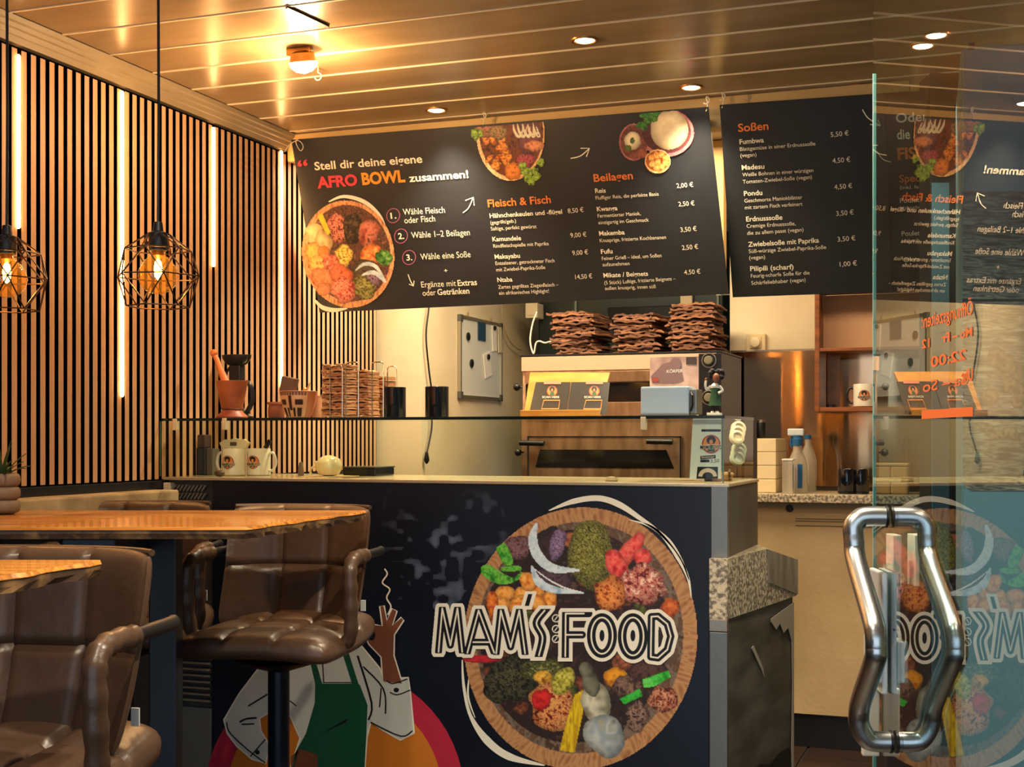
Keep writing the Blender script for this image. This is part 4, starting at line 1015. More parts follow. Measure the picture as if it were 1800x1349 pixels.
# ================================================================ PENDANT LAMPS
M_amber = glass_mat('amber_glass', (1.0, .80, .42), 1.4, film=(1.0, .60, .2), filmamt=.022)
M_fil = mat('filament', 'ffb040', .5); fb = M_fil.node_tree.nodes['Principled BSDF']
fb.inputs['Emission Color'].default_value = (1, .55, .15, 1); fb.inputs['Emission Strength'].default_value = 55
M_cage = mat('cage_wire', '3a2418', .35, metal=.6)
def pendant(label, px, ytop, zc):
    p = P(px, ytop, zc); t = thing('pendant_lamp', label, 'lamp', (p.x, p.y, p.z), R(12), 'caged pendant lamps')   # origin: top of socket
    MB().tube([(0, 0, .02), (.0015, 0, .3), (0, 0, ZC-p.z)], .0035, 8).build('cord', M_black, t, smooth=True)
    MB().lathe([(.004, .028), (.010, .026), (.013, .004), (.022, 0), (.023, -.028), (.021, -.042)], 20).build('socket', mat('socket_black', '101216', .45), t, smooth=True)
    MB().lathe([(.0145, -.040), (.017, -.052), (.032, -.066), (.045, -.088), (.0475, -.103), (.043, -.122), (.030, -.137), (.012, -.145), (.001, -.146)], 28).build('bulb', M_amber, t, smooth=True)
    MB().lathe([(.001, -.062), (.007, -.068), (.010, -.085), (.008, -.104), (.001, -.112)], 12).build('filament', M_fil, t, smooth=True)
    MB().lathe([(.013, -.040), (.013, -.054), (.006, -.062)], 14).build('bulb_cap', M_brass, t, smooth=True)
    n = 6; rings = [(.024, -.004, 0), (.074, -.038, .5), (.100, -.096, 0), (.078, -.150, .5), (.070, -.181, 0)]
    rings = [(.026, -.002, 0), (.078, -.040, .5), (.102, -.104, 0), (.074, -.176, .5)]
    V = [[(r_*math.cos(2*math.pi*(k+o)/n), r_*math.sin(2*math.pi*(k+o)/n), z) for k in range(n)] for r_, z, o in rings]
    seg = []
    for i, ring in enumerate(V):
        for k in range(n):
            if i != 0: seg.append((ring[k], ring[(k+1) % n]))
            if i+1 < len(V):
                if rings[i][2] == 0: seg += [(ring[k], V[i+1][k]), (ring[k], V[i+1][k-1])]
                else: seg += [(ring[k], V[i+1][k]), (ring[k], V[i+1][(k+1) % n])]
    first = None
    for a, b_ in seg:
        a, b_ = Vector(a), Vector(b_)
        if first is None:
            first = MB().tube([(0, 0, 0), (0, 0, 1)], .0017, 6).build('cage_wire', M_cage, t, smooth=True); o = first
        else:
            o = first.copy(); COL.objects.link(o)
        o.location = a; d = b_-a; o.rotation_mode = 'QUATERNION'; o.rotation_quaternion = Vector((0, 0, 1)).rotation_difference(d.normalized()); o.scale = (1, 1, d.length)
    light('POINT', (p.x, p.y, p.z-.088), 4.5, (1, .52, .18), .012, name='bulb_light')
    return t
pendant('black caged pendant lamp with glowing amber bulb, hanging over the long table', 278, 410, 3.2)
pendant('black caged pendant lamp cut by the left edge of the picture', 12, 416, 3.2)

# ================================================================ THINGS ON TOP OF THE GLASS CASE
ZG = HG+.0006
def at(px, Y, z=None):
    x = Xat(px, Y); return (x, Y, ZG if z is None else z)
def sz(npx, px, Y):   # metres for a number of picture columns at that place
    x = Xat(px, Y); return npx*(-x*SA+Y*CA)/FPX
# mortar and pestle
M_mort = mat('orange_wood', 'b0602c', .45, var='7c3a26', scale=7, ramp=(.35, .6), bump=.1)
t = thing('mortar', 'orange wooden mortar with flared foot at the left of the case top', 'mortar', at(408, 3.95))
MB().lathe([(.053, 0), (.054, .005), (.040, .018), (.034, .027), (.036, .036), (.043, .07), (.052, .118), (.054, .127), (.050, .128), (.042, .10), (.03, .06), (.002, .055)], 32).build('bowl', M_mort, t, smooth=True)
MB().lathe([(.0355, .030), (.0375, .032), (.0365, .034)], 32).build('groove_ring', mat('dark_mortar', '5c2a20', .5), t, smooth=True)
pts = [(.005, 0, .075), (-.028, 0, .128), (-.052, 0, .180), (-.062, 0, .205)]
pe = MB().tube(pts+[(-.070, 0, .218)], [.016, .014, .0095, .009, .008], 12); pe.sphere((-.072, 0, .224), .0135, 12, 8)
o = pe.build('pestle', mat('pestle_wood', 'd0763a', .45), None, smooth=True); o.location = at(408, 3.95); tag(o, 'wooden pestle with round knob leaning out of the orange mortar', 'pestle')
# black carved headrest behind
M_ebony = mat('ebony', '15151a', .35, bump=.1)
t = thing('carved_headrest', 'black carved dish on a stem with curved arms behind the mortar', 'sculpture', at(416, 4.13))
MB().lathe([(.058, 0), (.06, .01), (.03, .03), (.022, .05), (.02, .12)], 28).build('base', M_ebony, t, smooth=True)
MB().box(-.022, .026, -.018, .018, .12, .192, .006).build('stem', M_ebony, t)
MB().lathe([(.02, .187), (.042, .197), (.055, .215), (.058, .228), (.053, .229), (.035, .215), (.002, .21)], 28, sq=.6).build('dish', M_ebony, t, smooth=True)
for s in (-1, 1):
    MB().tube(smoothpath([(s*.04, 0, .02), (s*.062, 0, .06), (s*.062, 0, .10), (s*.048, 0, .128), (s*.02, 0, .125)], 5), .009, 10).build('arm', M_ebony, t, smooth=True)
MB().tube(smoothpath([(-.015, -.01, .19), (-.036, -.01, .165), (-.034, -.01, .14), (-.02, -.01, .125)], 5), .005, 8).build('spur', M_ebony, t, smooth=True)
# patterned bowl
def pat(a, v):
    if v > .93: return '7a5a44'
    if v > .74 and abs(a) < .95: return '5a2c20' if (math.sin(a*38)+math.sin(v*90)) > -.2 else 'c89a74'
    if abs(a) < .09 and v > .3: return '3a1c16'
    if .45 < v < .62 and .28 < abs(a) < .75 and v < .66-.28*abs(abs(a)-.5): return '40201a'
    if .06 < v < .40 and .14 < abs(a) < .74: return '2c1412' if abs(abs(a)-.36) > .05 else 'e0b48c'
    if v < .05: return '8a4a34'
    return 'dfae82' if abs(a) < 1.0 else 'c27a54'
p_ = at(525, 3.95); t = thing('patterned_bowl', 'pale clay bowl painted with dark brown tribal figures', 'bowl', p_)
pr = [(.038, 0), (.044, .012), (.0525, .035), (.059, .06), (.062, .08), (.0635, .088)]
prf = []
for i in range(len(pr)-1):
    for k in range(8): u = k/8; prf.append((pr[i][0]*(1-u)+pr[i+1][0]*u, pr[i][1]*(1-u)+pr[i+1][1]*u))
prf.append(pr[-1])
lathe_v('body', prf, 160, pat, t, vcol_mat('bowl_glaze', .4))
MB().lathe([(.0635, .088), (.062, .0895), (.058, .086), (.05, .05), (.002, .045)], 40).build('inner_wall', mat('clay_in', 'a06a48', .6), t, smooth=True)
for nm, dx, lab in (('brown_box', -.040, 'small dark brown box poking out of the patterned bowl'),):
    M = Matrix.Translation((p_[0]+dx, p_[1], p_[2]+.085)) @ Matrix.Rotation(R(12), 4, 'Y')
    o = MB().box(-.027, .024, -.016, .016, 0, .052, .003, M=M).build('small_box', mat('box_brown', '5e453a', .6), None); tag(o, lab, 'box')
x, y, z = p_
o = MB().tube([(x+.024, y, z+.075), (x+.040, y, z+.112), (x+.043, y, z+.118)], [.003, .0035, .002], 8).sphere((x+.026, y-.005, z+.095), .008, 10, 6).build('small_spoon', mat('spoon_metal', 'd8b070', .3, metal=.8), None, smooth=True); tag(o, 'little brass spoon standing at the right rim of the patterned bowl', 'spoon')
p_ = at(486, 4.02); t = thing('clay_pot', 'little reddish clay pot half hidden behind the patterned bowl', 'pot', p_)
MB().lathe([(.026, 0), (.028, .004), (.029, .03), (.026, .045), (.033, .05), (.032, .056), (.026, .054), (.02, .02), (.002, .018)], 24).build('body', mat('terracotta', 'a05c40', .6, var='6e3828', scale=14), t, smooth=True)
p_ = at(560, 4.03); t = thing('paper_cup', 'small pale paper cup between the patterned bowl and the wire rack', 'cup', p_)
MB().lathe([(.022, 0), (.027, .072), (.0285, .073), (.0285, .076), (.026, .075), (.021, .003), (.002, .003)], 24).build('body', mat('cup_paper', 'd8a886', .6), t, smooth=True)
# wire rack and stacks of kraft trays
M_kraft = [mat('kraft_a', 'd09a6c', .8, var='b88458', scale=12), mat('kraft_b', 'c48e62', .8, var='a8744c', scale=12), mat('kraft_c', 'b07c54', .8, var='966444', scale=12)]
def crinkle(w_, d_, h_, seed, nx=9, ny=5, amp=.003):
    rs = random.Random(seed); vs, fs = [], []
    ph = [rs.uniform(0, 6.28) for _ in range(4)]
    def hh(i, j): return amp*(math.sin(i*1.1+ph[0])+math.sin(j*1.3+ph[1]+i*.4))
    e = [[(rs.uniform(-1, 1)*amp, rs.uniform(-1, 1)*amp) for i in range(nx+1)] for j in range(ny+1)]
    for s in (0, 1):
        for j in range(ny+1):
            for i in range(nx+1):
                vs.append((-w_/2+w_*i/nx+e[j][i][0]*(1+s*.4), -d_/2+d_*j/ny+e[j][i][1], hh(i, j)+s*h_*(.75+.25*math.sin(i*2.2+ph[2]))))
    n = nx+1; off = n*(ny+1)
    for j in range(ny):
        for i in range(nx):
            a = j*n+i; fs.append((a, a+n, a+n+1, a+1)); fs.append((off+a, off+a+1, off+a+n+1, off+a+n))
    for i in range(nx): fs.append((i, i+1, off+i+1, off+i)); a = ny*n+i; fs.append((a, off+a, off+a+1, a+1))
    for j in range(ny): a = j*n; fs.append((a, off+a, off+a+n, a+n)); a = j*n+nx; fs.append((a, a+n, off+a+n, off+a))
    return MB().add(vs, fs)
ORD = ['topmost', 'second', 'third', 'fourth', 'fifth', 'sixth', 'seventh', 'eighth', 'ninth', 'tenth', 'eleventh', 'twelfth', 'thirteenth', 'fourteenth', 'fifteenth', 'sixteenth', 'seventeenth', 'eighteenth', 'nineteenth', 'twentieth', 'twenty-first', 'twenty-second']
def order(i): return 'topmost' if i == 0 else ORD[i]+' from the top'
trays = []
for v in range(3): 
    o = crinkle(.084, .086, .0086, v+1, amp=.0011).build('kraft_tray', M_kraft[v], None); trays.append(o)
def stack(px, Y, n, lab, first):
    x, y, z = at(px, Y)
    for k in range(n):
        src = trays[k % 3]
        if first and k < 3: o = src
        else: o = src.copy(); COL.objects.link(o)
        lab2 = lab + ', ' + order(n-1-k)
        o.location = (x+random.uniform(-.002, .002), y+random.uniform(-.002, .002), z+.0012+k*.0082); o.rotation_euler = (0, 0, random.uniform(-.05, .05)+(math.pi if k % 2 else 0))
        tag(o, lab2, 'tray', 'kraft trays in the wire rack')
stack(597, 3.90, 21, 'kraft tray in the tall left rack stack', True)
stack(637, 3.99, 19, 'kraft tray in the middle rack stack', False)
stack(668, 4.12, 17, 'kraft tray in the rear right rack stack', False)
t = thing('wire_rack', 'chromed wire rack of looped bars holding kraft trays on the case top', 'rack', at(630, 3.95))
ox, oy, _ = at(630, 3.95)
M_chrome = mat('chrome_wire', 'e6d6bc', .2, metal=1)
def loop(pa, pb, Y, h):
    a = Xat(pa, Y)-ox; b_ = Xat(pb, Y)-ox; y = Y-oy
    MB().tube([(a, y, 0), (a, y, h-.008), (a+.004, y, h-.002), (a+.010, y, h), (b_-.010, y, h), (b_-.004, y, h-.002), (b_, y, h-.008), (b_, y, 0)], .0021, 7).build('wire_loop', M_chrome, t, smooth=True)
loop(580, 602, 3.845, .166); loop(608, 630, 3.845, .176)
loop(654, 674, 3.86, .176); loop(681, 697, 4.05, .172)
MB().tube([(Xat(580, 3.845)-ox, 3.845-oy, .003), (Xat(657, 3.86)-ox, 3.86-oy, .003)], .002, 6).build('base_wire', M_chrome, t, smooth=True)
# black enamel pots
M_pot = mat('black_glaze', '0c121c', .16, coat=.5)
def pot(px, Y, lab):
    t = thing('black_pot', lab, 'pot', at(px, Y), 0, 'black cylinder pots on the case top')
    MB().lathe([(.036, 0), (.0375, .003), (.0375, .093), (.0385, .096), (.0365, .097), (.035, .09), (.033, .01), (.002, .008)], 32).build('body', M_pot, t, smooth=True)
pot(693, 3.92, 'shiny black cylindrical pot against the right end of the wire rack')
pot(768, 3.92, 'shiny black cylindrical pot standing alone on the case, under the hanging cable')
# hanging cable and plug on the kitchen wall
def cable(name, pts, r, m, lab, cat='cable', extra=None):
    t = thing(name, lab, cat, tuple(pts[0]))
    MB().tube(smoothpath(pts, 6), r, 7).build('cord', m, t, smooth=True, world=True)
    if extra: extra(t)
    return t
pts = [onX(px, py, XI+.02) for px, py in ((755, 500), (754, 540), (749, 590), (754, 650), (760, 700), (759, 750), (755, 775), (750, 798))]
def plug(t):
    MB().tube([pts[-1]+Vector((0, 0, .008)), pts[-1]-Vector((0, 0, .03)), pts[-1]-Vector((0, 0, .045))], [.006, .013, .004], 10).build('plug', M_black, t, smooth=True, world=True)
cable('power_cable', pts, .004, M_black, 'thin black cable with plug hanging down the cream wall behind the pots', extra=plug)
# wooden card stand with two black cards
t = thing('card_stand', 'tilted orange wooden stand holding two black printed cards', 'stand', at(985, 3.95))
ox, oy, oz = at(985, 3.95)
Yf_, Yb_ = 3.93, 4.02
def st_(px, py, Y): v = onY(px, py, Y); return Vector((v.x-ox, v.y-oy, v.z-oz))
a_, b2, c_, d_ = st_(921, 729, Yf_), st_(1052, 729, Yf_), st_(1072, 655, Yb_), st_(932, 655, Yb_)
nn = (b2-a_).cross(d_-a_).normalized(); nn = nn if nn.y < 0 else -nn
M_oak = mat('stand_wood', 'd08a34', .4, var='e8a848', scale=9, stretch=(1, 1, 3))
MB().slab([a_, b2, c_, d_], nn, .008).build('back_board', M_oak, t)
x0 = st_(914, 733, Yf_-.012); x1 = st_(1054, 733, Yf_-.012)
MB().box(x0.x, x1.x, x0.y, x0.y+.022, 0, .020, .002).build('lip', M_oak, t)
wfun = plane_map(onY(921, 729, Yf_), onY(1052, 729, Yf_), onY(932, 655, Yb_), .004)[0]
w2_ = [plane_map(onY(921, 729, Yf_), onY(1052, 729, Yf_), onY(932, 655, Yb_), .0045+.0006*k)[0] for k in range(8)]
def onplane(name, lab, cat, polys, m, k=0, group=None):
    pass
M_card = mat('card_black', '1e1a1a', .4)
for (xl, xr, lab) in ((0, 1, 'left black card on the wooden stand, printed with emblem and Scan here'), (2, 3, 'right black card on the wooden stand, printed with emblem and Scan here')):
    if xl == 0: qd = [(930, 727), (996, 727), (1003, 672), (942, 672)]; cx_, tx = 969, (953, 983)
    else: qd = [(997, 727), (1066, 729), (1072, 672), (1004, 672)]; cx_, tx = 1043, (1027, 1056)
    pc_ = [w2_[0](*v) for v in qd]
    c = thing('printed_card', lab, 'card', tuple(pc_[0]), 0, 'black cards on the wooden stand')
    n3 = plane_map(onY(921, 729, Yf_), onY(1052, 729, Yf_), onY(932, 655, Yb_))[1]
    MB().slab(pc_, n3, .0012).build('card', M_card, c, world=True)
    emblem(c, lambda x, y, k: w2_[min(k, 7)](x, y), cx_+1.5, 688, 9.5, world=True, text=False)
    mb = MB(); T(mb, 'SCAN HERE', tx[0], 700, tx[1], 700, 3.4, w2_[2], .03); T(mb, 'ORDER', cx_-9, 676, cx_+14, 676, 0.01, w2_[2]) if False else None
    mb.build('lettering', M_l['w'], c, world=True)
    flat_ = MB(); flat(flat_, [(cx_-13, 675.5), (cx_+17, 675.5), (cx_+17, 670.5+0), (cx_-13, 670.5)], w2_[2]); flat_.build('top_band', mat('card_pink', 'd88a6a', .5), c, world=True)
    f2 = MB(); ribbon(f2, [(cx_-17, 719), (cx_+13, 719), (cx_+15, 704), (cx_-13, 704)], 2.2, w2_[2], closed=True); f2.build('frame_print', mat('card_orange', 'e08a3c', .5), c, world=True)
# pale blue box terminal
t = thing('metal_box', 'pale blue steel box beside the card stand on the case top', 'box', at(1168, 3.92))
wd2 = sz(87, 1168, 3.92)
MB().box(-wd2/2, wd2/2, 0, .10, .004, .088, .005).build('body', mat('blue_steel', 'b4ccdc', .4, metal=.25), t)
MB().box(-wd2/2-.001, wd2/2+.001, -.002, .102, 0, .006, .001).build('base_rim', M_steelc, t)
MB().box(wd2/2, wd2/2+.022, .01, .09, .004, .080, .004).build('end_panel', M_steelc, t)
MB().tube([(wd2/2+.005, .005, .07), (wd2/2+.012, -.006, .06), (wd2/2+.012, -.006, .03), (wd2/2+.004, .005, .015)], .003, 7).build('latch', M_blackm, t, smooth=True)
# poster behind the box
p0, p1 = onY(1142, 675, 4.12), onY(1228, 626, 4.12)
t = thing('paper_sign', 'pinkish faded paper sign lettered KÖRPER standing behind the steel box', 'sign', (p0.x, 4.12, ZG))
MB().box(0, p1.x-p0.x, 0, .004, .002, p1.z-ZG, .001).build('sheet', mat('sign_pink', 'e4c2b8', .6, var='a88880', scale=14), t)
fS = [plane_map(Vector((0, 4.119, 0)), Vector((1, 4.119, 0)), Vector((0, 4.119, 1)), .0005*k)[0] for k in range(1, 5)]
mb = MB(); T(mb, 'KÖRPER', 1172, 656, 1200, 655, 5.5, fS[2], .02); T(mb, 'ER', 1157, 650, 1175, 650, 6, fS[2]) if False else None
mb.build('lettering', mat('sign_white', 'f4e8e0', .5), t, world=True)
mb = MB(); flat(mb, [(1144, 662), (1165, 640), (1180, 636), (1196, 645), (1202, 668), (1190, 673), (1146, 673)], fS[0]); flat(mb, ell(1188, 640, 10, 11), fS[1]); mb.build('figure_print', mat('sign_mauve', '8c6e70', .6), t, world=True)
mb = MB(); flat(mb, [(1206, 628), (1224, 628), (1224, 641), (1206, 641)], fS[0]); mb.build('corner_print', mat('sign_dark', '4a3a3a', .6), t, world=True)
mb = MB(); flat(mb, ell(1152, 668, 6, 4, 14), fS[2]); mb.build('seal_print', mat('sign_red', 'b04c44', .6), t, world=True)
# figurine
x, y, z = at(1257, 3.92); t = thing('figurine', 'small doll figurine with black curly hair and green apron', 'figurine', (x, y, z))
M_sk, M_hr = mat('doll_skin', '8a5238', .5), mat('doll_hair', '0d0b0b', .7, bump=.6, bscale=60)
MB().box(-.022, .018, -.016, .016, 0, .008, .002).build('plinth', M_white, t)
for s in (-1, 1):
    MB().tube([(s*.006, 0, .010), (s*.0065, 0, .040)], .0048, 8).build('leg', M_black, t, smooth=True)
    MB().sphere((s*.007, -.004, .010), .006, 10, 6, (1, 1.5, .6)).build('shoe', M_white, t, smooth=True)
MB().lathe([(.018, .030), (.0165, .036), (.012, .060), (.011, .075), (.014, .088), (.006, .096)], 18, sq=.75).build('shirt', M_white, t, smooth=True)
MB().lathe([(.0205, .029), (.0185, .036), (.0135, .060), (.0122, .074), (.0122, .082)], 18, sq=.78).build('apron', mat('doll_green', '1c4a2c', .6), t, smooth=True)
MB().tube(smoothpath([(-.013, 0, .087), (-.024, -.002, .078), (-.028, -.004, .090), (-.026, -.004, .104)], 4), [.0042]*6+[.0036]*6+[.003], 8).build('raised_arm', M_white, t, smooth=True)
MB().tube(smoothpath([(.013, 0, .087), (.022, -.002, .074), (.012, -.010, .066)], 4), .0042, 8).build('bent_arm', M_white, t, smooth=True)
MB().sphere((-.026, -.004, .108), .0042, 8, 6).build('hand', M_sk, t, smooth=True)
MB().sphere((.004, -.004, .112), .0115, 16, 12, (.9, .9, 1.15)).tube([(.001, 0, .094), (.002, -.001, .104)], .004, 8).build('head', M_sk, t, smooth=True)
mb = MB()
for i in range(26):
    a = i*2.4; h_ = -.2+1.2*(i/26); rr = .0145*math.sqrt(max(.05, 1-(h_-.3)**2*.8))
    mb.sphere((.003+rr*1.2*math.cos(a), .004+.9*abs(rr*math.sin(a))-.001, .117+h_*.016), .0082, 8, 6)
mb.build('hair', M_hr, t, smooth=True)

# ================================================================ INSIDE THE CASE
ZI = HT+.0065
def ins(px, Y): return (Xat(px, Y), Y, ZI)
t = thing('coffee_tin', 'dark canister with brown lid at the left inside the glass case', 'canister', ins(352, 4.02), R(8))
MB().box(-.037, .037, -.035, .035, 0, .094, .004).build('body', mat('tin_navy', '1c222c', .4), t)
MB().box(-.030, .030, -.028, .028, .095, .140, .004).build('lid', mat('tin_brown', '4a3630', .5), t)
MB().box(.037, .060, -.03, .03, 0, .092, .003).build('side_box', mat('tin_grey', '5a564c', .5), t)
M_mug = mat('mug_white', 'e6dfce', .25, coat=.4)
def mug(px, Y, lab, side, rz, loc=None, handle=None, r=.0405, h=.093):
    t = thing('mug', lab, 'mug', loc or ins(px, Y), rz, 'white mugs with the shop emblem')
    MB().lathe([(.036*r/.0405, 0), (r, .004), (r, h-.002), (r-.001, h), (r-.003, h), (r-.004, .008), (.002, .007)], 32).build('body', M_mug, t, smooth=True)
    MB().tube(smoothpath([(side*(r-.002), 0, h*.80), (side*(r+.014), 0, h*.84), (side*(r+.025), 0, h*.62), (side*(r+.025), 0, h*.40), (side*(r+.014), 0, h*.20), (side*(r-.002), 0, h*.20)], 5), .0048, 8).build('handle', handle or M_mug, t, smooth=True)
    emblem(t, cylf(r, h*.50, -rz), 0, 0, .023)
    return t
mug(411, 3.96, 'white emblem mug with its handle to the left, in the glass case', -1, 0)
mug(455, 4.01, 'white emblem mug with its handle to the right, behind the other mug', 1, 0)
x, y, z = ins(414, 3.97)
o = MB().prism([(-.055, -.004), (-.050, -.012), (.050, -.012), (.057, -.004), (.050, .006), (-.050, .006)], 0, .02, top=[.027, .028, .028, .027, .028, .028]); 
hs = [(-.058, 0), (-.057, .018), (-.035, .030), (-.02, .026), (0, .034), (.02, .030), (.04, .031), (.058, .018), (.052, 0)]
mb = MB().slab([Vector((a, -.012, h_)) for a, h_ in [(-.046, 0)]+hs[1:-1]+[(.046, 0)]], Vector((0, -1, 0)), .014)
o = thing('folded_card', 'folded cream card lying across the top of the left mug', 'card', (x, y, ZI+.094)); mb.build('card', mat('card_cream', 'e8dcb4', .6), o)
MB().slab([Vector((-.014, -.0124, .008)), Vector((.012, -.0124, .008)), Vector((.012, -.0124, .021)), Vector((-.014, -.0124, .021))], Vector((0, -1, 0)), .0006).build('print', mat('card_olive', '5a5238', .6), o)
x, y, z = ins(468, 4.01)
M = Matrix.Translation((x-.004, y+.0, z+.0935)) @ Matrix.Rotation(R(35), 4, 'Y')
tag(MB().box(-.007, .007, -.004, .004, .0, .034, .001, M=M).build('black_stirrer', M_black, None), 'flat black stick sticking out of the right mug', 'stick')
tag(MB().sphere((*ins(386, 3.84)[:2], ZI+.011), .011, 14, 8, (1.7, 1.2, 1)).build('brown_nut', mat('nut_brown', '4c342a', .4), None, smooth=True), 'brown round nut lying in front of the left mug', 'nut')
t = thing('pepper_mill', 'small greyish wooden cone standing between the mugs and the teapot', 'mill', ins(529, 4.05)); MB().lathe([(.010, 0), (.0105, .003), (.010, .02), (.008, .035), (.0055, .045), (.001, .048)], 16).build('body', mat('mill_grey', '8a7560', .6), t, smooth=True)
t = thing('teapot', 'cream teapot lying on its side near the dark tray', 'teapot', ins(578, 4.0))
M_tp = mat('cream_glaze', 'ead9a8', .22, coat=.4)
MB().lathe([(.012, .0), (.032, .004), (.044, .022), (.046, .038), (.036, .058), (.015, .068), (.001, .070)], 32).build('body', M_tp, t, smooth=True)
MB().tube(smoothpath([(-.036, -.01, .035), (-.052, -.012, .030), (-.062, -.012, .022), (-.062, -.012, .0045)], 5), .0042, 8).build('handle', M_tp, t, smooth=True)
MB().tube([(-.03, -.022, .04), (-.035, -.032, .048)], [.008, .004], 10).build('spout', M_tp, t, smooth=True)
MB().tube([(.010+.012*math.cos(a), -.026+.003*math.cos(a), .055+.006*math.sin(a)) for a in [2*math.pi*i/14 for i in range(14)]], .0016, 6, closed=True).build('lid_ring', M_tp, t, smooth=True)
p_ = ins(572, 3.98); tag(MB().box(p_[0]-.075, p_[0]+.075, 3.93, 4.08, ZI-.0008, ZI+.0012).build('paper_sheet', mat('paper_tan', 'c9a878', .7), None), 'thin tan paper sheet lying under the teapot', 'paper')
t.location.z += .0014
x0, x1 = Xat(603, 4.1), Xat(660, 4.1)
t = thing('serving_tray', 'dark glossy tray lying at the back of the case beside the teapot', 'tray', (x0, 4.1, ZI)); MB().box(0, x1-x0, 0, .15, 0, .026, .004).build('body', mat('tray_black', '10141a', .2), t); MB().box(-.002, x1-x0+.002, -.002, .152, .026, .031, .002).build('rim', mat('tray_rim', '2c3a3c', .2), t)
p_ = ins(1075, 3.86); tag(MB().lathe([(.018, 0), (.02, .004), (.016, .012), (.001, .015)], 18, c=p_).build('stone_knob', mat('knob_stone', '9c8468', .5), None, smooth=True), 'rounded stone knob lying behind the case front below the oven door', 'knob')
# flyers standing inside the right end
fF = [plane_map(Vector((0, 3.80, 0)), Vector((1, 3.80, 0)), Vector((0, 3.80, 1)), .0005*k)[0] for k in range(9)]
t = thing('price_flyer', 'white flyer with round shop emblem and handwritten price 3,50', 'flyer', tuple(fF[0](1214, 842)))
MB().slab([fF[0](*v) for v in ((1212, 842), (1268, 842), (1268, 734), (1218, 734))], Vector((0, -1, 0)), .001).build('sheet', mat('flyer_paper', 'd9dbd0', .5), t, world=True)
emblem(t, lambda x, y, k: fF[min(k+1, 8)](x, y), 1250, 781, 16.5, world=True)
mb = MB(); flat(mb, [(1233, 755), (1267, 755), (1267, 759), (1233, 759)], fF[1]); flat(mb, [(1231, 802), (1258, 800), (1258, 806), (1231, 808)], fF[1]); flat(mb, [(1231, 808.5), (1247, 808), (1247, 813), (1231, 813)], fF[1])
T(mb, '3,50', 1249, 814, 1264, 813, 6, fF[1], .0); flat(mb, [(1226, 821), (1262, 821), (1262, 842), (1224, 842)], fF[1]); mb.build('lettering', M_ink, t, world=True)
mb = MB(); T(mb, 'Sommer', 1233, 806, 1256, 805, 4, fF[3], .02); ribbon(mb, ell(1244, 838, 13, 11, 20, 0, math.pi, 2*math.pi), 7, fF[3]); mb.build('plate_print', mat('flyer_cream', 'd8bfa2', .5), t, world=True)
# stacks of paper cups at the side pane
for px, py, n_, lab in ((1294, 763, 3, 'paper cup lying on the black tray at the case side'), (1295, 800, 3, 'clear lid piled low at the case side pane')):
    for k in range(n_):
        p = onX(px+k*1.5, py+8-k*8, GX1-.075)
        o = MB().lathe([(.020, 0), (.026, .002), (.024, .014), (.016, .016), (.015, .010), (.002, .009)], 20, M=Matrix.Rotation(R(62), 4, 'X') @ Matrix.Rotation(R(30), 4, 'Y')).build('cup', mat('cup_clear' if 'lid' in lab else 'cup_white', '9aa890' if 'lid' in lab else 'd0c4a4', .4), None, smooth=True)
        o.location = p; tag(o, lab+', '+('lowest', 'middle', 'topmost')[k], 'cup', 'cups and lids behind the side pane')
t = thing('cup_tray', 'black upright sleeve holding cups behind the case side pane', 'holder', (GX1-.095, 4.0, ZI))
MB().box(-.004, .03, -.02, .20, 0, .16, .003).build('back', mat('sleeve_dark', '1c1c1a', .5), t)
t = thing('bread_basket', 'low tan basket with dark handles at the right end of the case', 'basket', (GX1-.05, 4.0, ZI)); MB().lathe([(.03, 0), (.038, .02), (.034, .026), (.002, .028)], 20).build('body', mat('basket_tan', 'b08458', .6), t, smooth=True)
for s in (-1, 1): MB().tube([(s*.030, -.028, .004), (s*.030, -.032, .028), (s*.030, -.022, .034)], .004, 7).build('handle', M_black, t, smooth=True)
# ================================================================ OVEN
YO = 5.6
xa, xb = Xat(917, YO), Xat(1268, YO)
def oh(py, px=1100): return onY(px, py, YO).z
zt, zm, zl = oh(622), oh(735), oh(870)
t = thing('pizza_oven', 'two deck stainless pizza oven with lower door window and black grips', 'oven', (xa, YO, 0))
M_ovu = mat('oven_upper', 'e0b898', .38, metal=.35, bump=.03)
M_ovl = mat('oven_lower', 'b08c6c', .28, metal=.65, var='856649', scale=5, stretch=(4, 1, 1), bump=.05)
W = xb-xa
MB().box(0, W, .012, .45, .80, zt-.004, .004).build('body', M_ovu, t)
MB().box(-.006, W+.004, -.006, .455, zt-.004, zt+.004, .001).build('top_edge', M_black, t)
MB().box(0, W-.02, -.004, .012, oh(650), zt-.005, .002).build('upper_fascia', M_ovu, t)
MB().box(.02, W-.13, -.016, .004, oh(672), oh(652), .003).build('upper_door_rail', M_ovl, t)
MB().box(.02, W-.13, -.004, .008, oh(706), oh(673), .001).build('upper_window', mat('oven_glass', '161210', .08), t)
MB().box(.02, W-.13, -.016, .004, zm+.004, oh(707), .003).build('upper_door_foot', M_ovl, t)
MB().box(0, W-.02, -.004, .012, .9, zm, .002).build('lower_fascia', M_ovl, t)
dx0, dx1 = Xat(931, YO)-xa, Xat(1200, YO)-xa; dz0, dz1 = oh(842), oh(767)
MB().box(dx0, dx1, -.028, -.006, dz0, dz1, .004).build('lower_door', M_ovl, t)
mb = MB(); mb.slab([Vector((Xat(px, YO)-xa, -.030, oh(py))) for px, py in ((945, 823), (1188, 823), (1174, 791), (953, 791))], Vector((0, -1, 0)), .001); mb.build('lower_window', mat('oven_glass', '161210', .08), t)
fr = MB()
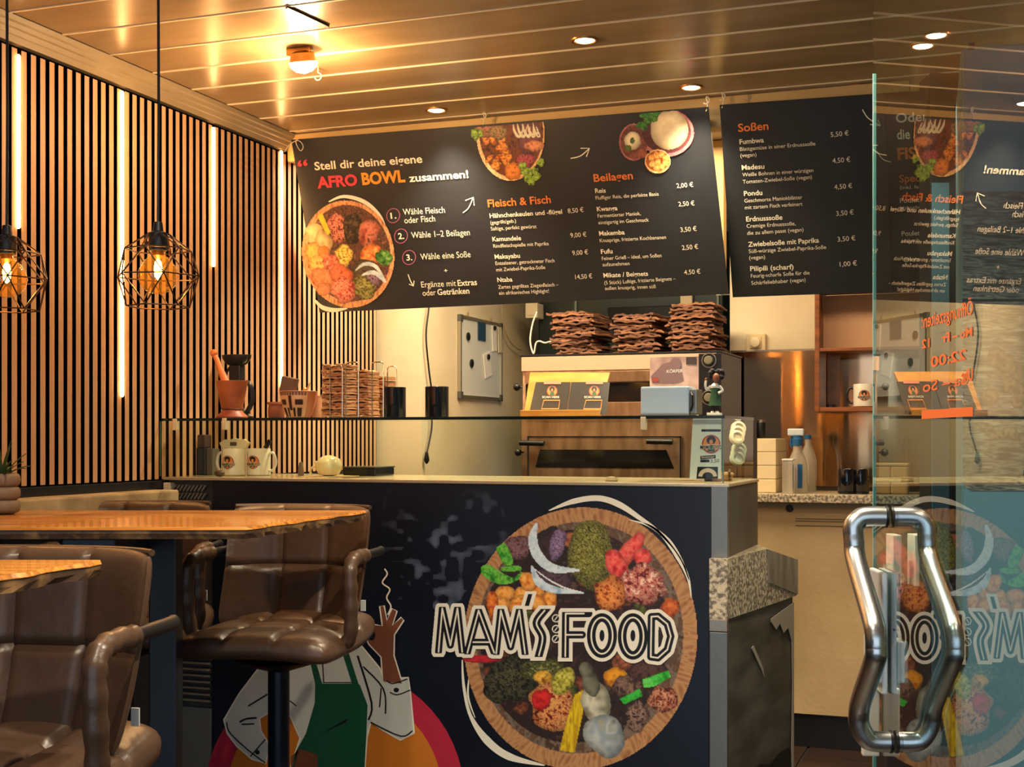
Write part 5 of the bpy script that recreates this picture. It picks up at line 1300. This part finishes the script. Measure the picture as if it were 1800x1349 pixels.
for a, b_ in (((dx0, dz0), (dx0+.006, dz1)), ((dx1-.006, dz0), (dx1, dz1)), ((dx0, dz1-.005), (dx1, dz1))): fr.box(a[0], b_[0], -.031, -.027, a[1], b_[1])
fr.build('door_gasket', M_black, t)
for pa, pb, y in ((922, 964, 779), (1143, 1188, 776)):
    x0, x1 = Xat(pa, YO)-xa, Xat(pb, YO)-xa; MB().tube([(x0, -.060, oh(y)), (x1, -.060, oh(y)-.002)], .012, 12).box(x0+.02, x0+.032, -.06, -.027, oh(y)-.006, oh(y)+.006).box(x1-.032, x1-.02, -.06, -.027, oh(y)-.006, oh(y)+.006).build('door_grip', M_black, t, smooth=True)
for px, y in ((915, 679), (917, 796)):
    MB().tube([(Xat(px, YO)-xa+.02, -.03, oh(y)), (Xat(px, YO)-xa-.002, -.045, oh(y))], [.004, .004], 8).sphere((Xat(px, YO)-xa, -.048, oh(y)), .017, 14, 10).build('ball_knob', M_black, t, smooth=True)
cx0, cx1 = Xat(1229, YO)-xa, Xat(1268, YO)-xa
MB().box(cx0, cx1, -.010, -.004, zm+.004, zt-.008, .001).build('control_panel', mat('panel_black', '121212', .25), t)
for y in (637, 701):
    zc = oh(y); xc = (cx0+cx1)/2-.003
    MB().tube([(xc+.030*math.cos(a), -.012, zc+.030*math.sin(a)) for a in [2*math.pi*i/24 for i in range(24)]], .003, 6, closed=True).build('dial_ring', M_steel, t, smooth=True)
    MB().lathe([(.019, .010), (.019, .026), (.016, .029), (.001, .030)], 20, c=(xc, 0, zc), M=Matrix.Rotation(R(90), 4, 'X')).build('dial', mat('dial_olive', '6f6a54', .35), t, smooth=True)
MB().box(W-.012, W+.001, -.006, .45, .8, zt-.006, .001).build('side_panel', mat('oven_side', '2a221c', .4), t)
# heaps of kraft bags on the oven
bags = [crinkle(.185, .28, .0118, 20+v, nx=16, ny=6, amp=.0026).build('kraft_bag', mat('bag_%s' % 'abc'[v], ('9a6844', '84543a', '6c4532')[v], .8, var=('7a4c30', '60402c', '4c3024')[v], scale=9), None) for v in range(3)]
rs = random.Random(5); first = True
for px, n_, lab in ((1024, 20, 'crumpled kraft bag in the left heap on the oven'), (1130, 18, 'crumpled kraft bag in the middle heap on the oven'), (1226, 22, 'crumpled kraft bag in the right heap on the oven, under the board end')):
    x = Xat(px, 5.8)
    for k in range(n_):
        s = bags[k % 3]
        if first and k < 3: o = s
        else: o = s.copy(); COL.objects.link(o)
        o.location = (x+rs.uniform(-.012, .012)+.012*math.sin(k*.9), 5.80+rs.uniform(-.008, .008), zt+.008+k*.0094); o.rotation_euler = (0, 0, rs.uniform(-.12, .12)+(math.pi if k % 2 else 0))
        tag(o, lab.split(' on the oven')[0] + ' on the oven, ' + order(n_-1-k), 'bag', 'kraft bags heaped on the oven')
    first = False
# dark screens behind the heaps
t = thing('extractor_unit', 'dark steel extractor unit behind the bag heaps, just under the menu board', 'extractor', (Xat(1110, 6.6), 6.6, 0))
M_ext = mat('extractor_dark', '1b2624', .25, metal=.4)
x0, x1 = Xat(946, 6.6)-t.location.x, Xat(1272, 6.6)-t.location.x
MB().box(x0, x1, 0, .5, .02, EYE+.9, .01).build('hood', M_ext, t)
MB().box(-.12, .30, -.02, 0, EYE+.56, EYE+.66, .004).build('display', mat('display_black', '08090a', .15), t)
for a in (-.30, .44): MB().box(a, a+.012, -.015, 0, EYE+.3, EYE+.85, .002).build('seam_strip', mat('seam', '6d7a6c', .4), t)
MB().box(.26, .32, -.03, -.001, EYE+.55, EYE+.72, .003).build('bracket', M_cream, t)
MB().box(.02, .05, -.03, -.021, EYE+.60, EYE+.61, .001).build('label_plate', M_white, t)
# white cables on the kitchen wall
cable('white_cable', [onY(px, py, 5.9) for px, py in ((944, 548), (936, 570), (932, 600), (938, 622), (942, 604), (948, 600), (958, 603), (968, 601), (980, 606), (984, 616))], .004, M_white, 'white cable curling down beside the left bag heap')
cable('thin_cable', [onX(px, py, XI+.03) for px, py in ((884, 500), (882, 545), (886, 575), (896, 600), (908, 612), (916, 616))], .003, mat('cable_tan', 'a8946a', .6), 'thin tan cable drooping beside the whiteboard')
t = thing('junction_box', 'small cream junction box high beside the whiteboard, under the menu', 'box', tuple(onY(934, 548, 6.5))); MB().box(-.033, .033, 0, .10, -.033, .044, .004).build('body', M_cream, t); MB().box(-.02, .02, -.003, 0, -.02, .03, .002).build('lid', M_cream, t)
# ties joining the lower corners of the menu boards
p = onY(1272, 517, 4.87); t = thing('board_tie', 'thin white bar and yellow knot joining two menu boards at their lower corners', 'tie', tuple(p))
MB().tube([(-.026, -.008, -.004), (.028, -.008, -.004)], .0018, 6).build('bar', M_wire, t, smooth=True)
MB().tube(smoothpath([(-.014, -.008, .012), (.002, -.012, .004), (.012, -.008, .016), (.002, -.012, .008), (.014, -.008, 0), (-.01, -.008, 0)], 4), .0018, 6).build('knot', mat('tie_yellow', 'd8a840', .5), t, smooth=True)
p = onY(520, 250, 4.52); t = thing('string_loop', 'white string looped over the upper left corner of the long menu board', 'string', tuple(p))
MB().tube(smoothpath([(-.05, 0, -.035), (-.03, 0, -.01), (.0, 0, .005), (.02, 0, .0), (.032, 0, -.02), (.022, 0, -.035), (.008, 0, -.02), (.0, 0, .004), (.012, 0, .012)], 5), .0016, 6).build('loop', M_wire, t, smooth=True)
# whiteboard
X_ = XI+.004; a = onX(805, 553, X_); b_ = onX(805, 700, X_); y1 = onX(879, 700, X_).y
t = thing('whiteboard', 'small whiteboard in an aluminium frame on the side wall', 'whiteboard', (X_, a.y, b_.z))
Hh, Ww = a.z-b_.z, y1-a.y
MB().box(0, .008, .01, Ww-.01, .01, Hh-.01).build('writing_surface', mat('board_white', 'dfe0d4', .25), t)
M_alu = mat('aluminium', 'b6ab90', .35, metal=.8)
for q4 in ((0, Ww, 0, .016), (0, Ww, Hh-.016, Hh)): MB().box(-.002, .014, q4[0], q4[1], q4[2], q4[3], .002).build('frame_bar', M_alu, t)
for q4 in ((0, .016), (Ww-.016, Ww)): MB().box(-.002, .014, q4[0], q4[1], .016, Hh-.016, .002).build('frame_bar', M_alu, t)
for yy in (0, Ww-.03):
    for zz in (0, Hh-.03): MB().box(-.003, .016, yy-.002, yy+.032, zz-.002, zz+.032, .003).build('corner_cap', mat('cap_grey', '4e4c46', .5), t)
for yy in (.2, .75): MB().box(0, .006, Ww*yy, Ww*yy+.008, Hh, Hh+.02).build('hanger', M_alu, t)
def wb(name, px, py, w_, h_, m, lab, cat, tilt=0, round_=False, lift=.010, grp=None):
    p = onX(px, py, X_); 
    if round_: o = MB().lathe([(w_, 0), (w_, .006), (w_*.8, .008), (.001, .0085)], 16, M=Matrix.Rotation(R(90), 4, 'Y')).build(name, m, None, smooth=True)
    else: o = MB().box(0, .004, -w_/2, w_/2, -h_/2, h_/2, .0005).build(name, m, None)
    o.location = (X_+lift, p.y, p.z); o.rotation_euler = (tilt, 0, 0); tag(o, lab, cat, grp)
wb('board_magnet', 819, 592, .020, 0, M_black, 'round black magnet at the upper left of the whiteboard', 'magnet', round_=True, grp='magnets on the whiteboard')
wb('board_magnet', 825, 639, .020, 0, M_black, 'round black magnet at the lower left of the whiteboard', 'magnet', round_=True, grp='magnets on the whiteboard')
wb('board_eraser', 843, 583, .10, .09, mat('eraser_blue', '23455c', .5), 'dark blue eraser stuck on the whiteboard', 'eraser')
wb('paper_note', 853, 642, .09, .12, mat('note_white', 'efe9d8', .6), 'white note pinned low and tilted on the whiteboard', 'note', .25, grp='notes on the whiteboard')
wb('paper_note', 865, 595, .06, .13, mat('note_white', 'efe9d8', .6), 'white note pinned at the upper right of the whiteboard', 'note', .1, grp='notes on the whiteboard')
wb('paper_note', 873, 598, .05, .13, mat('note_tan', 'd9cba8', .6), 'cream note at the right frame of the whiteboard', 'note', .05, lift=.016, grp='notes on the whiteboard')
wb('board_magnet', 853, 628, .014, 0, M_black, 'round black magnet holding the low tilted note', 'magnet', round_=True, lift=.015, grp='magnets on the whiteboard')
wb('board_magnet', 864, 577, .012, 0, M_black, 'black magnet holding the upper right note', 'magnet', round_=True, lift=.015, grp='magnets on the whiteboard')

# ================================================================ RIGHT KITCHEN SIDE
p = onY(1330, 603, 6.095)
t = thing('thermostat', 'square cream thermostat with round dial above the steel sheet', 'thermostat', tuple(p)); MB().box(-.044, .044, -.026, .003, -.040, .040, .005).build('housing', mat('thermo_cream', 'e0cb9c', .5), t)
MB().box(-.026, .026, -.032, -.026, -.026, .026, .002).build('dial_plate', mat('thermo_cream', 'e0cb9c', .5), t)
MB().lathe([(.024, .03), (.022, .048), (.018, .050), (.001, .050)], 24, M=Matrix.Rotation(R(90), 4, 'X')).build('dial', mat('thermo_dial', 'eddab0', .4), t, smooth=True)
# granite worktop, panel and plinth
YP = 5.54; xl = Xat(1262, YP); xr = 1.9
zsh = onY(1430, 870, 5.50).z
sh = thing('granite_worktop', 'thin speckled granite worktop below the steel sheet', 'worktop', (xl, 5.5, zsh))
MB().box(0, xr-xl-.02, 0, .42, -.034, 0, .003).build('slab', M_gran, sh)
pn = thing('counter_panel', 'large beige panel under the granite worktop with black plinth', 'panel', (xl, YP, 0))
zk = onY(1430, 1257, YP).z
MB().box(0, xr-xl-.02, 0, .03, zk, zsh-.0355, .002).build('panel', mat('beige_panel', 'b39c78', .75, var='a08862', scale=2, bump=.12, bscale=45), pn)
MB().box(0, xr-xl-.02, .012, .04, .001, zk-.002).build('plinth', M_black, pn)
c_ = onY(1388, 894, YP); MB().tube([(c_.x-xl, -.001, c_.z), (c_.x-xl, -.002, c_.z)], .016, 18).build('cable_hole', M_black, pn)
g = MB()
for y in (912, 916, 924): a = onY(1398, y, YP); b_ = onY(1500, y+2, YP); g.box(a.x-xl, b_.x-xl+.4, -.0015, 0, a.z-.0014, a.z+.0014)
g.build('groove_lines', mat('groove', '5a4c3c', .6), pn)
struct(MB().box(xl+.02, xr, YP+.06, 6.08, 0, zsh-.036).build('trim_8', M_dark, None))
# wooden shelf unit
t = thing('shelf_unit', 'orange brown wooden wall shelf holding the emblem mug', 'shelf', (Xat(1432, 5.80), 5.80, 0))
M_sw = mat('shelf_wood', '9c5a26', .4, var='6b3a18', scale=5, stretch=(1, 1, 6))
x0 = 0; x1 = Xat(1640, 5.8)-t.location.x
zA = onY(1440, 515, 5.8).z; zB = onY(1500, 611, 5.8).z; zC_ = onY(1500, 716, 5.8).z
MB().box(0, .020, 0, .23, zC_-.02, zA+.02, .002).build('side_board', M_sw, t)
MB().box(.021, x1, 0, .13, zB-.014, zB, .002).build('shelf_board', M_sw, t)
MB().box(.021, x1, 0, .13, zC_-.018, zC_, .002).build('shelf_board', M_sw, t)
MB().box(.021, x1, 0, .12, zA, zA+.02, .002).build('top_board', M_sw, t)
MB().box(.021, x1, .121, .127, zB+.001, zA-.001).build('back_panel', mat('shelf_back', 'c39a76', .7), t)
mug(0, 0, 'white emblem mug with a black handle on the wooden wall shelf', -1, 0, loc=(Xat(1521, 5.86), 5.86, zC_+.0006), handle=M_black, r=.050, h=.098)
p = onY(1462, 706, 5.84); tag(MB().lathe([(.018, 0), (.018, .012), (.001, .014)], 14, c=(p.x, p.y, zC_+.0006)).build('bottle_cap', M_black, None), 'small black cap lying at the left end of the lower wall shelf', 'cap')
def sh_at(px, Y): return (Xat(px, Y), Y, zsh+.0006)
x0, x1 = Xat(1331, 5.62), Xat(1364, 5.62)
hb = onY(1350, 771, 5.62).z-zsh; step = hb/4
for k in range(4):
    o = MB().box(x0, x1, 5.62, 5.90, zsh+.0006+k*step, zsh+step*(k+1)-.0006, .003).build('paper_towel_pack', mat('towel_cream', 'e3d0a6', .8, bump=.2, bscale=30), None)
    tag(o, 'cream pack of folded towels in the stack beside the spray bottle, ' + ('lowest', 'second from the bottom', 'third from the bottom', 'topmost')[k], 'pack', 'stacked towel packs')
p = (Xat(1338, 5.75), 5.75, zsh+hb+.001)
t = thing('black_flask', 'narrow black flask standing on top of the towel packs', 'flask', p); MB().lathe([(.018, 0), (.019, .004), (.019, .064), (.017, .068)], 20).build('body', M_black, t, smooth=True); MB().lathe([(.0175, .0685), (.0175, .078), (.001, .080)], 20).build('cap', M_steel, t, smooth=True)
t = thing('spray_bottle', 'clear bottle with blue and white spray head on the granite worktop', 'bottle', sh_at(1402, 5.66))
M_clear = glass_mat('clear_plastic', (.88, .88, .84), 1.8, rough=.05, film=(.75, .68, .55), filmamt=.35)
MB().lathe([(.040, 0), (.043, .008), (.043, .11), (.036, .14), (.020, .175), (.018, .20)], 24).build('body', M_clear, t, smooth=True)
MB().lathe([(.022, .198), (.023, .225), (.020, .228), (.020, .24)], 20).build('collar', mat('spray_blue', '1d5a8c', .4), t, smooth=True)
MB().box(-.040, .026, -.013, .013, .238, .268, .005).build('spray_head', mat('spray_white', 'c9d4da', .4), t)
MB().tube(smoothpath([(-.018, 0, .24), (-.028, 0, .215), (-.024, 0, .19)], 4), .005, 8).build('trigger', mat('spray_blue', '1d5a8c', .4), t, smooth=True)
MB().box(.006, .026, -.0445, -.041, .02, .12, .001).build('blue_label', mat('spray_blue', '1d5a8c', .4), t)
t = thing('water_bottle', 'second clear bottle just right of the spray bottle', 'bottle', sh_at(1420, 5.80)); MB().lathe([(.034, 0), (.036, .008), (.036, .13), (.026, .17), (.013, .20), (.013, .225)], 22).build('body', M_clear, t, smooth=True); MB().lathe([(.015, .224), (.015, .242), (.001, .243)], 18).build('cap', mat('spray_blue', '1d5a8c', .4), t, smooth=True)
t = thing('plastic_tub', 'low clear tub at the foot of the spray bottle', 'tub', sh_at(1386, 5.57)); MB().box(-.022, .022, -.03, .03, 0, .135, .004).build('body', M_clear, t); MB().box(-.023, .023, -.031, .031, .1355, .143, .002).build('lid', M_white, t)
for px, Y, w_, lab in ((1489, 5.63, .037, 'dark glass jar, left one of the dark pair on the granite worktop'), (1513, 5.64, .033, 'dark glass jar, right one of the dark pair on the granite worktop')):
    t = thing('dark_jar', lab, 'jar', sh_at(px, Y), 0, 'dark jars on the worktop')
    M_dj = mat('dark_jar', '0a0e18', .12, coat=.5)
    MB().lathe([(w_-.003, 0), (w_, .004), (w_, .094), (w_-.003, .102), (w_-.006, .098), (w_-.006, .006), (.002, .005)], 28).build('body', M_dj, t, smooth=True)
    MB().lathe([(w_+.001, .004), (w_+.001, .009)], 28).build('base_band', M_blackm, t, smooth=True)
for k, (px, kz) in enumerate(((1552, 0), (1552, 1), (1582, 0), (1582, 1))):
    p = sh_at(px, 5.70); t = thing('food_box', 'tan takeaway box right of the dark jars, ' + ('lower left', 'upper left', 'lower right', 'upper right')[k] + ' of four', 'box', (p[0], p[1], p[2]+kz*.064), 0, 'tan takeaway boxes on the worktop')
    MB().box(-.034, .034, -.05, .05, 0, .050, .008).build('base', mat('box_tan', 'c29a62', .7), t); MB().box(-.036, .036, -.052, .052, .0505, .062, .005).build('lid', mat('box_tan2', 'cfa872', .7), t)

# ================================================================ PLANT
p = P(2, 893, 3.45)
t = thing('potted_plant', 'green spiky plant in a ribbed beige pot at the left edge', 'plant', (p.x, p.y, EYE+HTAB+.0005))
prof = [(.03, 0)]; 
for k in range(3): 
    for a in np.linspace(0, math.pi, 7): prof.append((.038+.010*math.sin(a), .003+k*.034+.034*(1-math.cos(a))/2))
prof += [(.034, .105), (.030, .09), (.001, .088)]
MB().lathe(prof, 28).build('pot', mat('pot_beige', '6e5a46', .6), t, smooth=True)
rs = random.Random(2); M_lf = mat('leaf_green', '24361c', .5, var='3a5424', scale=8)
lf0 = None
for i in range(26):
    a = i*2.39; ln = rs.uniform(.07, .12); el = rs.uniform(.5, 1.35)
    pts = [Vector((.0, 0, .088))]; 
    for s in range(1, 6): u = s/5; pts.append(Vector((ln*u*math.cos(el), 0, .088+ln*u*math.sin(el)-.05*u*u*math.cos(el))))
    mb = MB(); wv = [.004, .0055, .005, .004, .0025, .0004]
    mb.add([q_+Vector((0, w_, .001)) for q_, w_ in zip(pts, wv)]+[q_-Vector((0, 0, .0015)) for q_ in pts]+[q_-Vector((0, w_, -.001)) for q_, w_ in zip(pts, wv)], [(k*6+j, k*6+j+1, k*6+j+7, k*6+j+6) for k in (0, 1) for j in range(5)])
    o = mb.build('leaf', M_lf, t); o.rotation_euler = (0, 0, a)

# ================================================================ GLASS DOOR
E_ = c2w(.664, 2.45, 0); u_ = c2w(.664-.048, 2.45-.99885, 0)-E_
rz = math.atan2(u_.y, u_.x)
dr = thing('door_1', None, None, (E_.x, E_.y, 0), rz, kind='structure')
M_door = glass_mat('door_glass', (.80, .90, .90), 1.5)
MB().box(.0032, .95, -.003, .003, .02, ZC-.004).build('glass_pane', M_door, dr)
M_edge = mat('edge_teal', '9fd8cc', .15)
MB().box(0, .0030, -.0031, .0031, .02, 1.935, .001).build('polished_edge', M_edge, dr)
M_hs = mat('handle_steel', 'c2c6c8', .27, metal=1, bump=.02)
for s in (-1, 1):
    q_ = .0637
    path = [(.125, s*.006, 1.131), (.125, s*.038, 1.131), (.125, s*.053, 1.127), (.126, s*q_, 1.113), (.130, s*q_, 1.09), (.150, s*q_, 1.055), (.278, s*q_, .972), (.300, s*q_, .950), (.303, s*q_, .930), (.294, s*q_, .910), (.195, s*q_, .828), (.172, s*q_, .80), (.166, s*.062, .778), (.163, s*.052, .757), (.161, s*.038, .748), (.160, s*.006, .747)]
    MB().tube(smoothpath(path, 5), .0178, 22).build('pull_handle', M_hs, dr, smooth=True)
    for x, z in ((.125, 1.131), (.160, .747)):
        MB().tube([(x, s*.0055, z), (x, s*.010, z)], .0195, 20).build('rubber_ring', M_black, dr, smooth=True)
    a, b_ = (-.016, -.0055) if s < 0 else (.0055, .016)
    MB().box(.03, .132, a, b_, .822, 1.033, .003).build('lock_case', mat('lock_white', 'cfd6d8', .3, metal=.2), dr)
    a, b_ = (-.028, -.0165) if s < 0 else (.0165, .028)
    MB().box(.04, .138, a, b_, .843, .915, .003).build('lock_block', mat('lock_white', 'cfd6d8', .3, metal=.2), dr)
    MB().tube([(.1322, s*.011, .935), (.134, s*.011, .935)], .0022, 8).build('lock_screw', M_blackm, dr)
MB().box(.055, .07, -.036, -.006, .70, .821, .003).build('floor_bolt', mat('bolt_white', 'd4cbb8', .4), dr)
# orange opening hours lettering, stuck on so that it reads from the street
w3 = Vector((E_.x, E_.y, 0)); w4 = Vector((E_.x+u_.x, E_.y+u_.y, 0)); w5 = Vector((E_.x, E_.y, 1))
fD = plane_map(w3, w4, w5, .0040)[0]
M_or = mat('sticker_orange', 'e0662a', .5)
mb = MB()
T(mb, 'Öffnungszeiten:', 1710, 552, 1620, 578, 24, fD, .02, (0, -1))
T(mb, 'Mo – Fr', 1709, 590, 1655, 603, 15, fD, .05); T(mb, '12', 1634, 610, 1620, 613, 15, fD, .03)
T(mb, '22:00', 1698, 632, 1636, 646, 18, fD, .03); T(mb, 'Sa – So', 1700, 675, 1622, 690, 18, fD, .02); T(mb, 'Uhr', 1710, 668, 1690, 672, 20, fD, .05)
flat(mb, [(1710, 716), (1710, 732), (1620, 737), (1620, 722)], fD)
mb.build('opening_hours_lettering', M_or, dr, world=False)
o = [c for c in dr.children if c.name.startswith('opening_hours')][0]
inv = (Matrix.Translation(Vector((E_.x, E_.y, 0))) @ Matrix.Rotation(rz, 4, 'Z')).inverted(); o.data.transform(inv)

# ================================================================ BEHIND THE DOOR
a = c2w(.313*4.35, 4.35, 0)
cw = (1690-1637)/FPX*4.35
sp = struct(MB().box(0, cw, 0, .12, 0, ZC, .002).build('trim_9', mat('column_dark', '12161a', .4), None)); sp.location = (a.x, a.y, 0); sp.rotation_euler = (0, 0, YAW)
st2 = MB().box(.003, .06, -.006, 0, 0, EYE+(768-322)/FPX*4.35, .002).build('steel_strip', mat('blue_strip', '4b6e80', .35, metal=.3), sp)
t = c2w(.3362*3.3, 3.3, 0)
fg = thing('display_fridge', 'tall pale blue fridge with a wood plank and fruit poster on its door', 'fridge', (t.x, t.y, 0), R(3))
FR = R(3)
def fz(py): return EYE+(768-py)/FPX*3.3
def fx(px): return (px-900)/FPX*3.3-.3362*3.3
M_fb = mat('fridge_blue', '64899a', .4, var='6c92a2', scale=2)
MB().box(0, .72, .03, .65, 0, fz(80), .006).build('cabinet', M_fb, fg)
MB().box(.003, .717, -.004, .028, .10, fz(84), .008).build('door', M_fb, fg)
MB().box(0, .72, .0, .03, .0, .095, .004).build('kick_plate', M_blackm, fg)
MB().box(.015, .03, -.030, -.0035, fz(90), fz(82), .002).build('hinge', M_blackm, fg)
# poster: planks as a print with rounded corner
pt = Paint(1692, 336, 2130, 864, 1.6)
n1 = pt.noise(46, 4.5, 3, .03)*.6+pt.noise(20, 2.0, 8, .05)*.4
pt.fill(np.ones(pt.X.shape, bool), ['24221e', '5c564a', '8c8470', '3a362e', 'a09880'], t=n1, contrast=1.9)
g0 = pt.Y < 525; pt.C[g0] = pt.C[g0]*np.array([.75, .95, 1.15])
for y in (528, 736): m = np.abs(pt.Y-y-(pt.X-1700)*.004) < 2.5; pt.C[m] = srgb('101010')
for i, (x, y, r_) in enumerate(((1778, 655, 21), (1752, 630, 17), (1740, 698, 15), (1776, 678, 14), (1790, 705, 13), (1765, 640, 16), (1800, 690, 18), (1820, 650, 20), (1838, 700, 22))):
    pt.blob(x, y, r_, r_*1.05, ['3a2c20', '6a543c', '94785a', '4e3c2a'], seed=i, sx=12, wob=.08)
for i, (x, y) in enumerate(((1730, 752), (1752, 765), (1775, 760), (1800, 768), (1825, 758))): pt.blob(x, y, 16, 9, ['4a3a28', '8a7454', '2e261c'], seed=i+30, sx=7)
c_ = (pt.X < 1706) & (pt.Y > 848) & (((pt.X-1706)/14)**2+((pt.Y-848)/14)**2 > 1); pt.A[c_] = False
def ff(k):
    b_ = fg.location.copy()
    y0 = Vector((-math.sin(FR), math.cos(FR), 0))*(-.0045-.0005*k)+b_; x_ = Vector((math.cos(FR), math.sin(FR), 0))
    return plane_map(y0, y0+x_, y0+Vector((0, 0, 1)))[0]
o = pt.build('plank_poster', ff(1), None, vcol_mat('poster_print', .4))
o.parent = fg; o.data.transform((Matrix.Translation(fg.location) @ Matrix.Rotation(FR, 4, 'Z')).inverted())
t = thing('paper_roll_holder', 'white paper stack holder standing low behind the glass door', 'holder', tuple(c2w(.302*4.6, 4.6, 0)), YAW)
t.location.z = 0
MB().box(-.10, .12, 0, .2, 0, EYE-.52, .004).build('cabinet', mat('cab_brown', '4a2c20', .5), t)
MB().box(-.075, -.045, .01, .10, EYE-.518, EYE-.34, .003).build('sleeve', M_white, t); MB().box(.0, .045, .01, .10, EYE-.518, EYE-.34, .003).build('sleeve', M_white, t)

# ================================================================ SUB-PARTS: hang each small piece under the part that carries it
def stem_(o): return o.name.split('.')[0]
def centre(o):
    vs = o.data.vertices; n = len(vs) or 1
    return sum((v.co for v in vs), Vector())/n
def adopt(roots, kids, carrier):
    for t in [o for o in COL.objects if o.parent is None and stem_(o) in roots]:
        car = [c for c in t.children if stem_(c) == carrier]
        if not car: continue
        for c in [c for c in t.children if stem_(c) in kids]:
            cc = centre(c); best = min(car, key=lambda k: (centre(k)-cc).length); c.parent = best
adopt(['pizza_oven'], ['lower_window', 'door_gasket', 'door_grip'], 'lower_door')
adopt(['pizza_oven'], ['dial', 'dial_ring'], 'control_panel')
adopt(['pendant_lamp'], ['filament', 'bulb_cap'], 'bulb')
adopt(['door_1'], ['rubber_ring'], 'pull_handle'); adopt(['door_1'], ['lock_screw', 'lock_block'], 'lock_case')
adopt(['mug', 'printed_card', 'price_flyer'], ['emblem_face', 'emblem_hair', 'emblem_apron', 'emblem_outline'], 'emblem_ring')
adopt(['figurine'], ['hair'], 'head'); adopt(['figurine'], ['shoe'], 'leg'); adopt(['figurine'], ['hand'], 'raised_arm')
adopt(['bar_table'], ['mount_plate', 'foot_plate'], 'leg')
adopt(['spray_bottle'], ['trigger'], 'spray_head'); adopt(['mortar'], ['groove_ring'], 'bowl')
adopt(['serving_counter'], ['shirt_print', 'apron_print', 'raised_hand_print', 'lower_hand_print', 'ink_lines'], 'figure_outline')
adopt(['serving_counter'], ['orange_disc'], 'crimson_disc'); adopt(['thermostat'], ['dial'], 'dial_plate')
adopt(['display_fridge'], ['hinge', 'plank_poster'], 'door'); adopt(['extractor_unit'], ['display', 'seam_strip', 'bracket', 'label_plate'], 'hood')
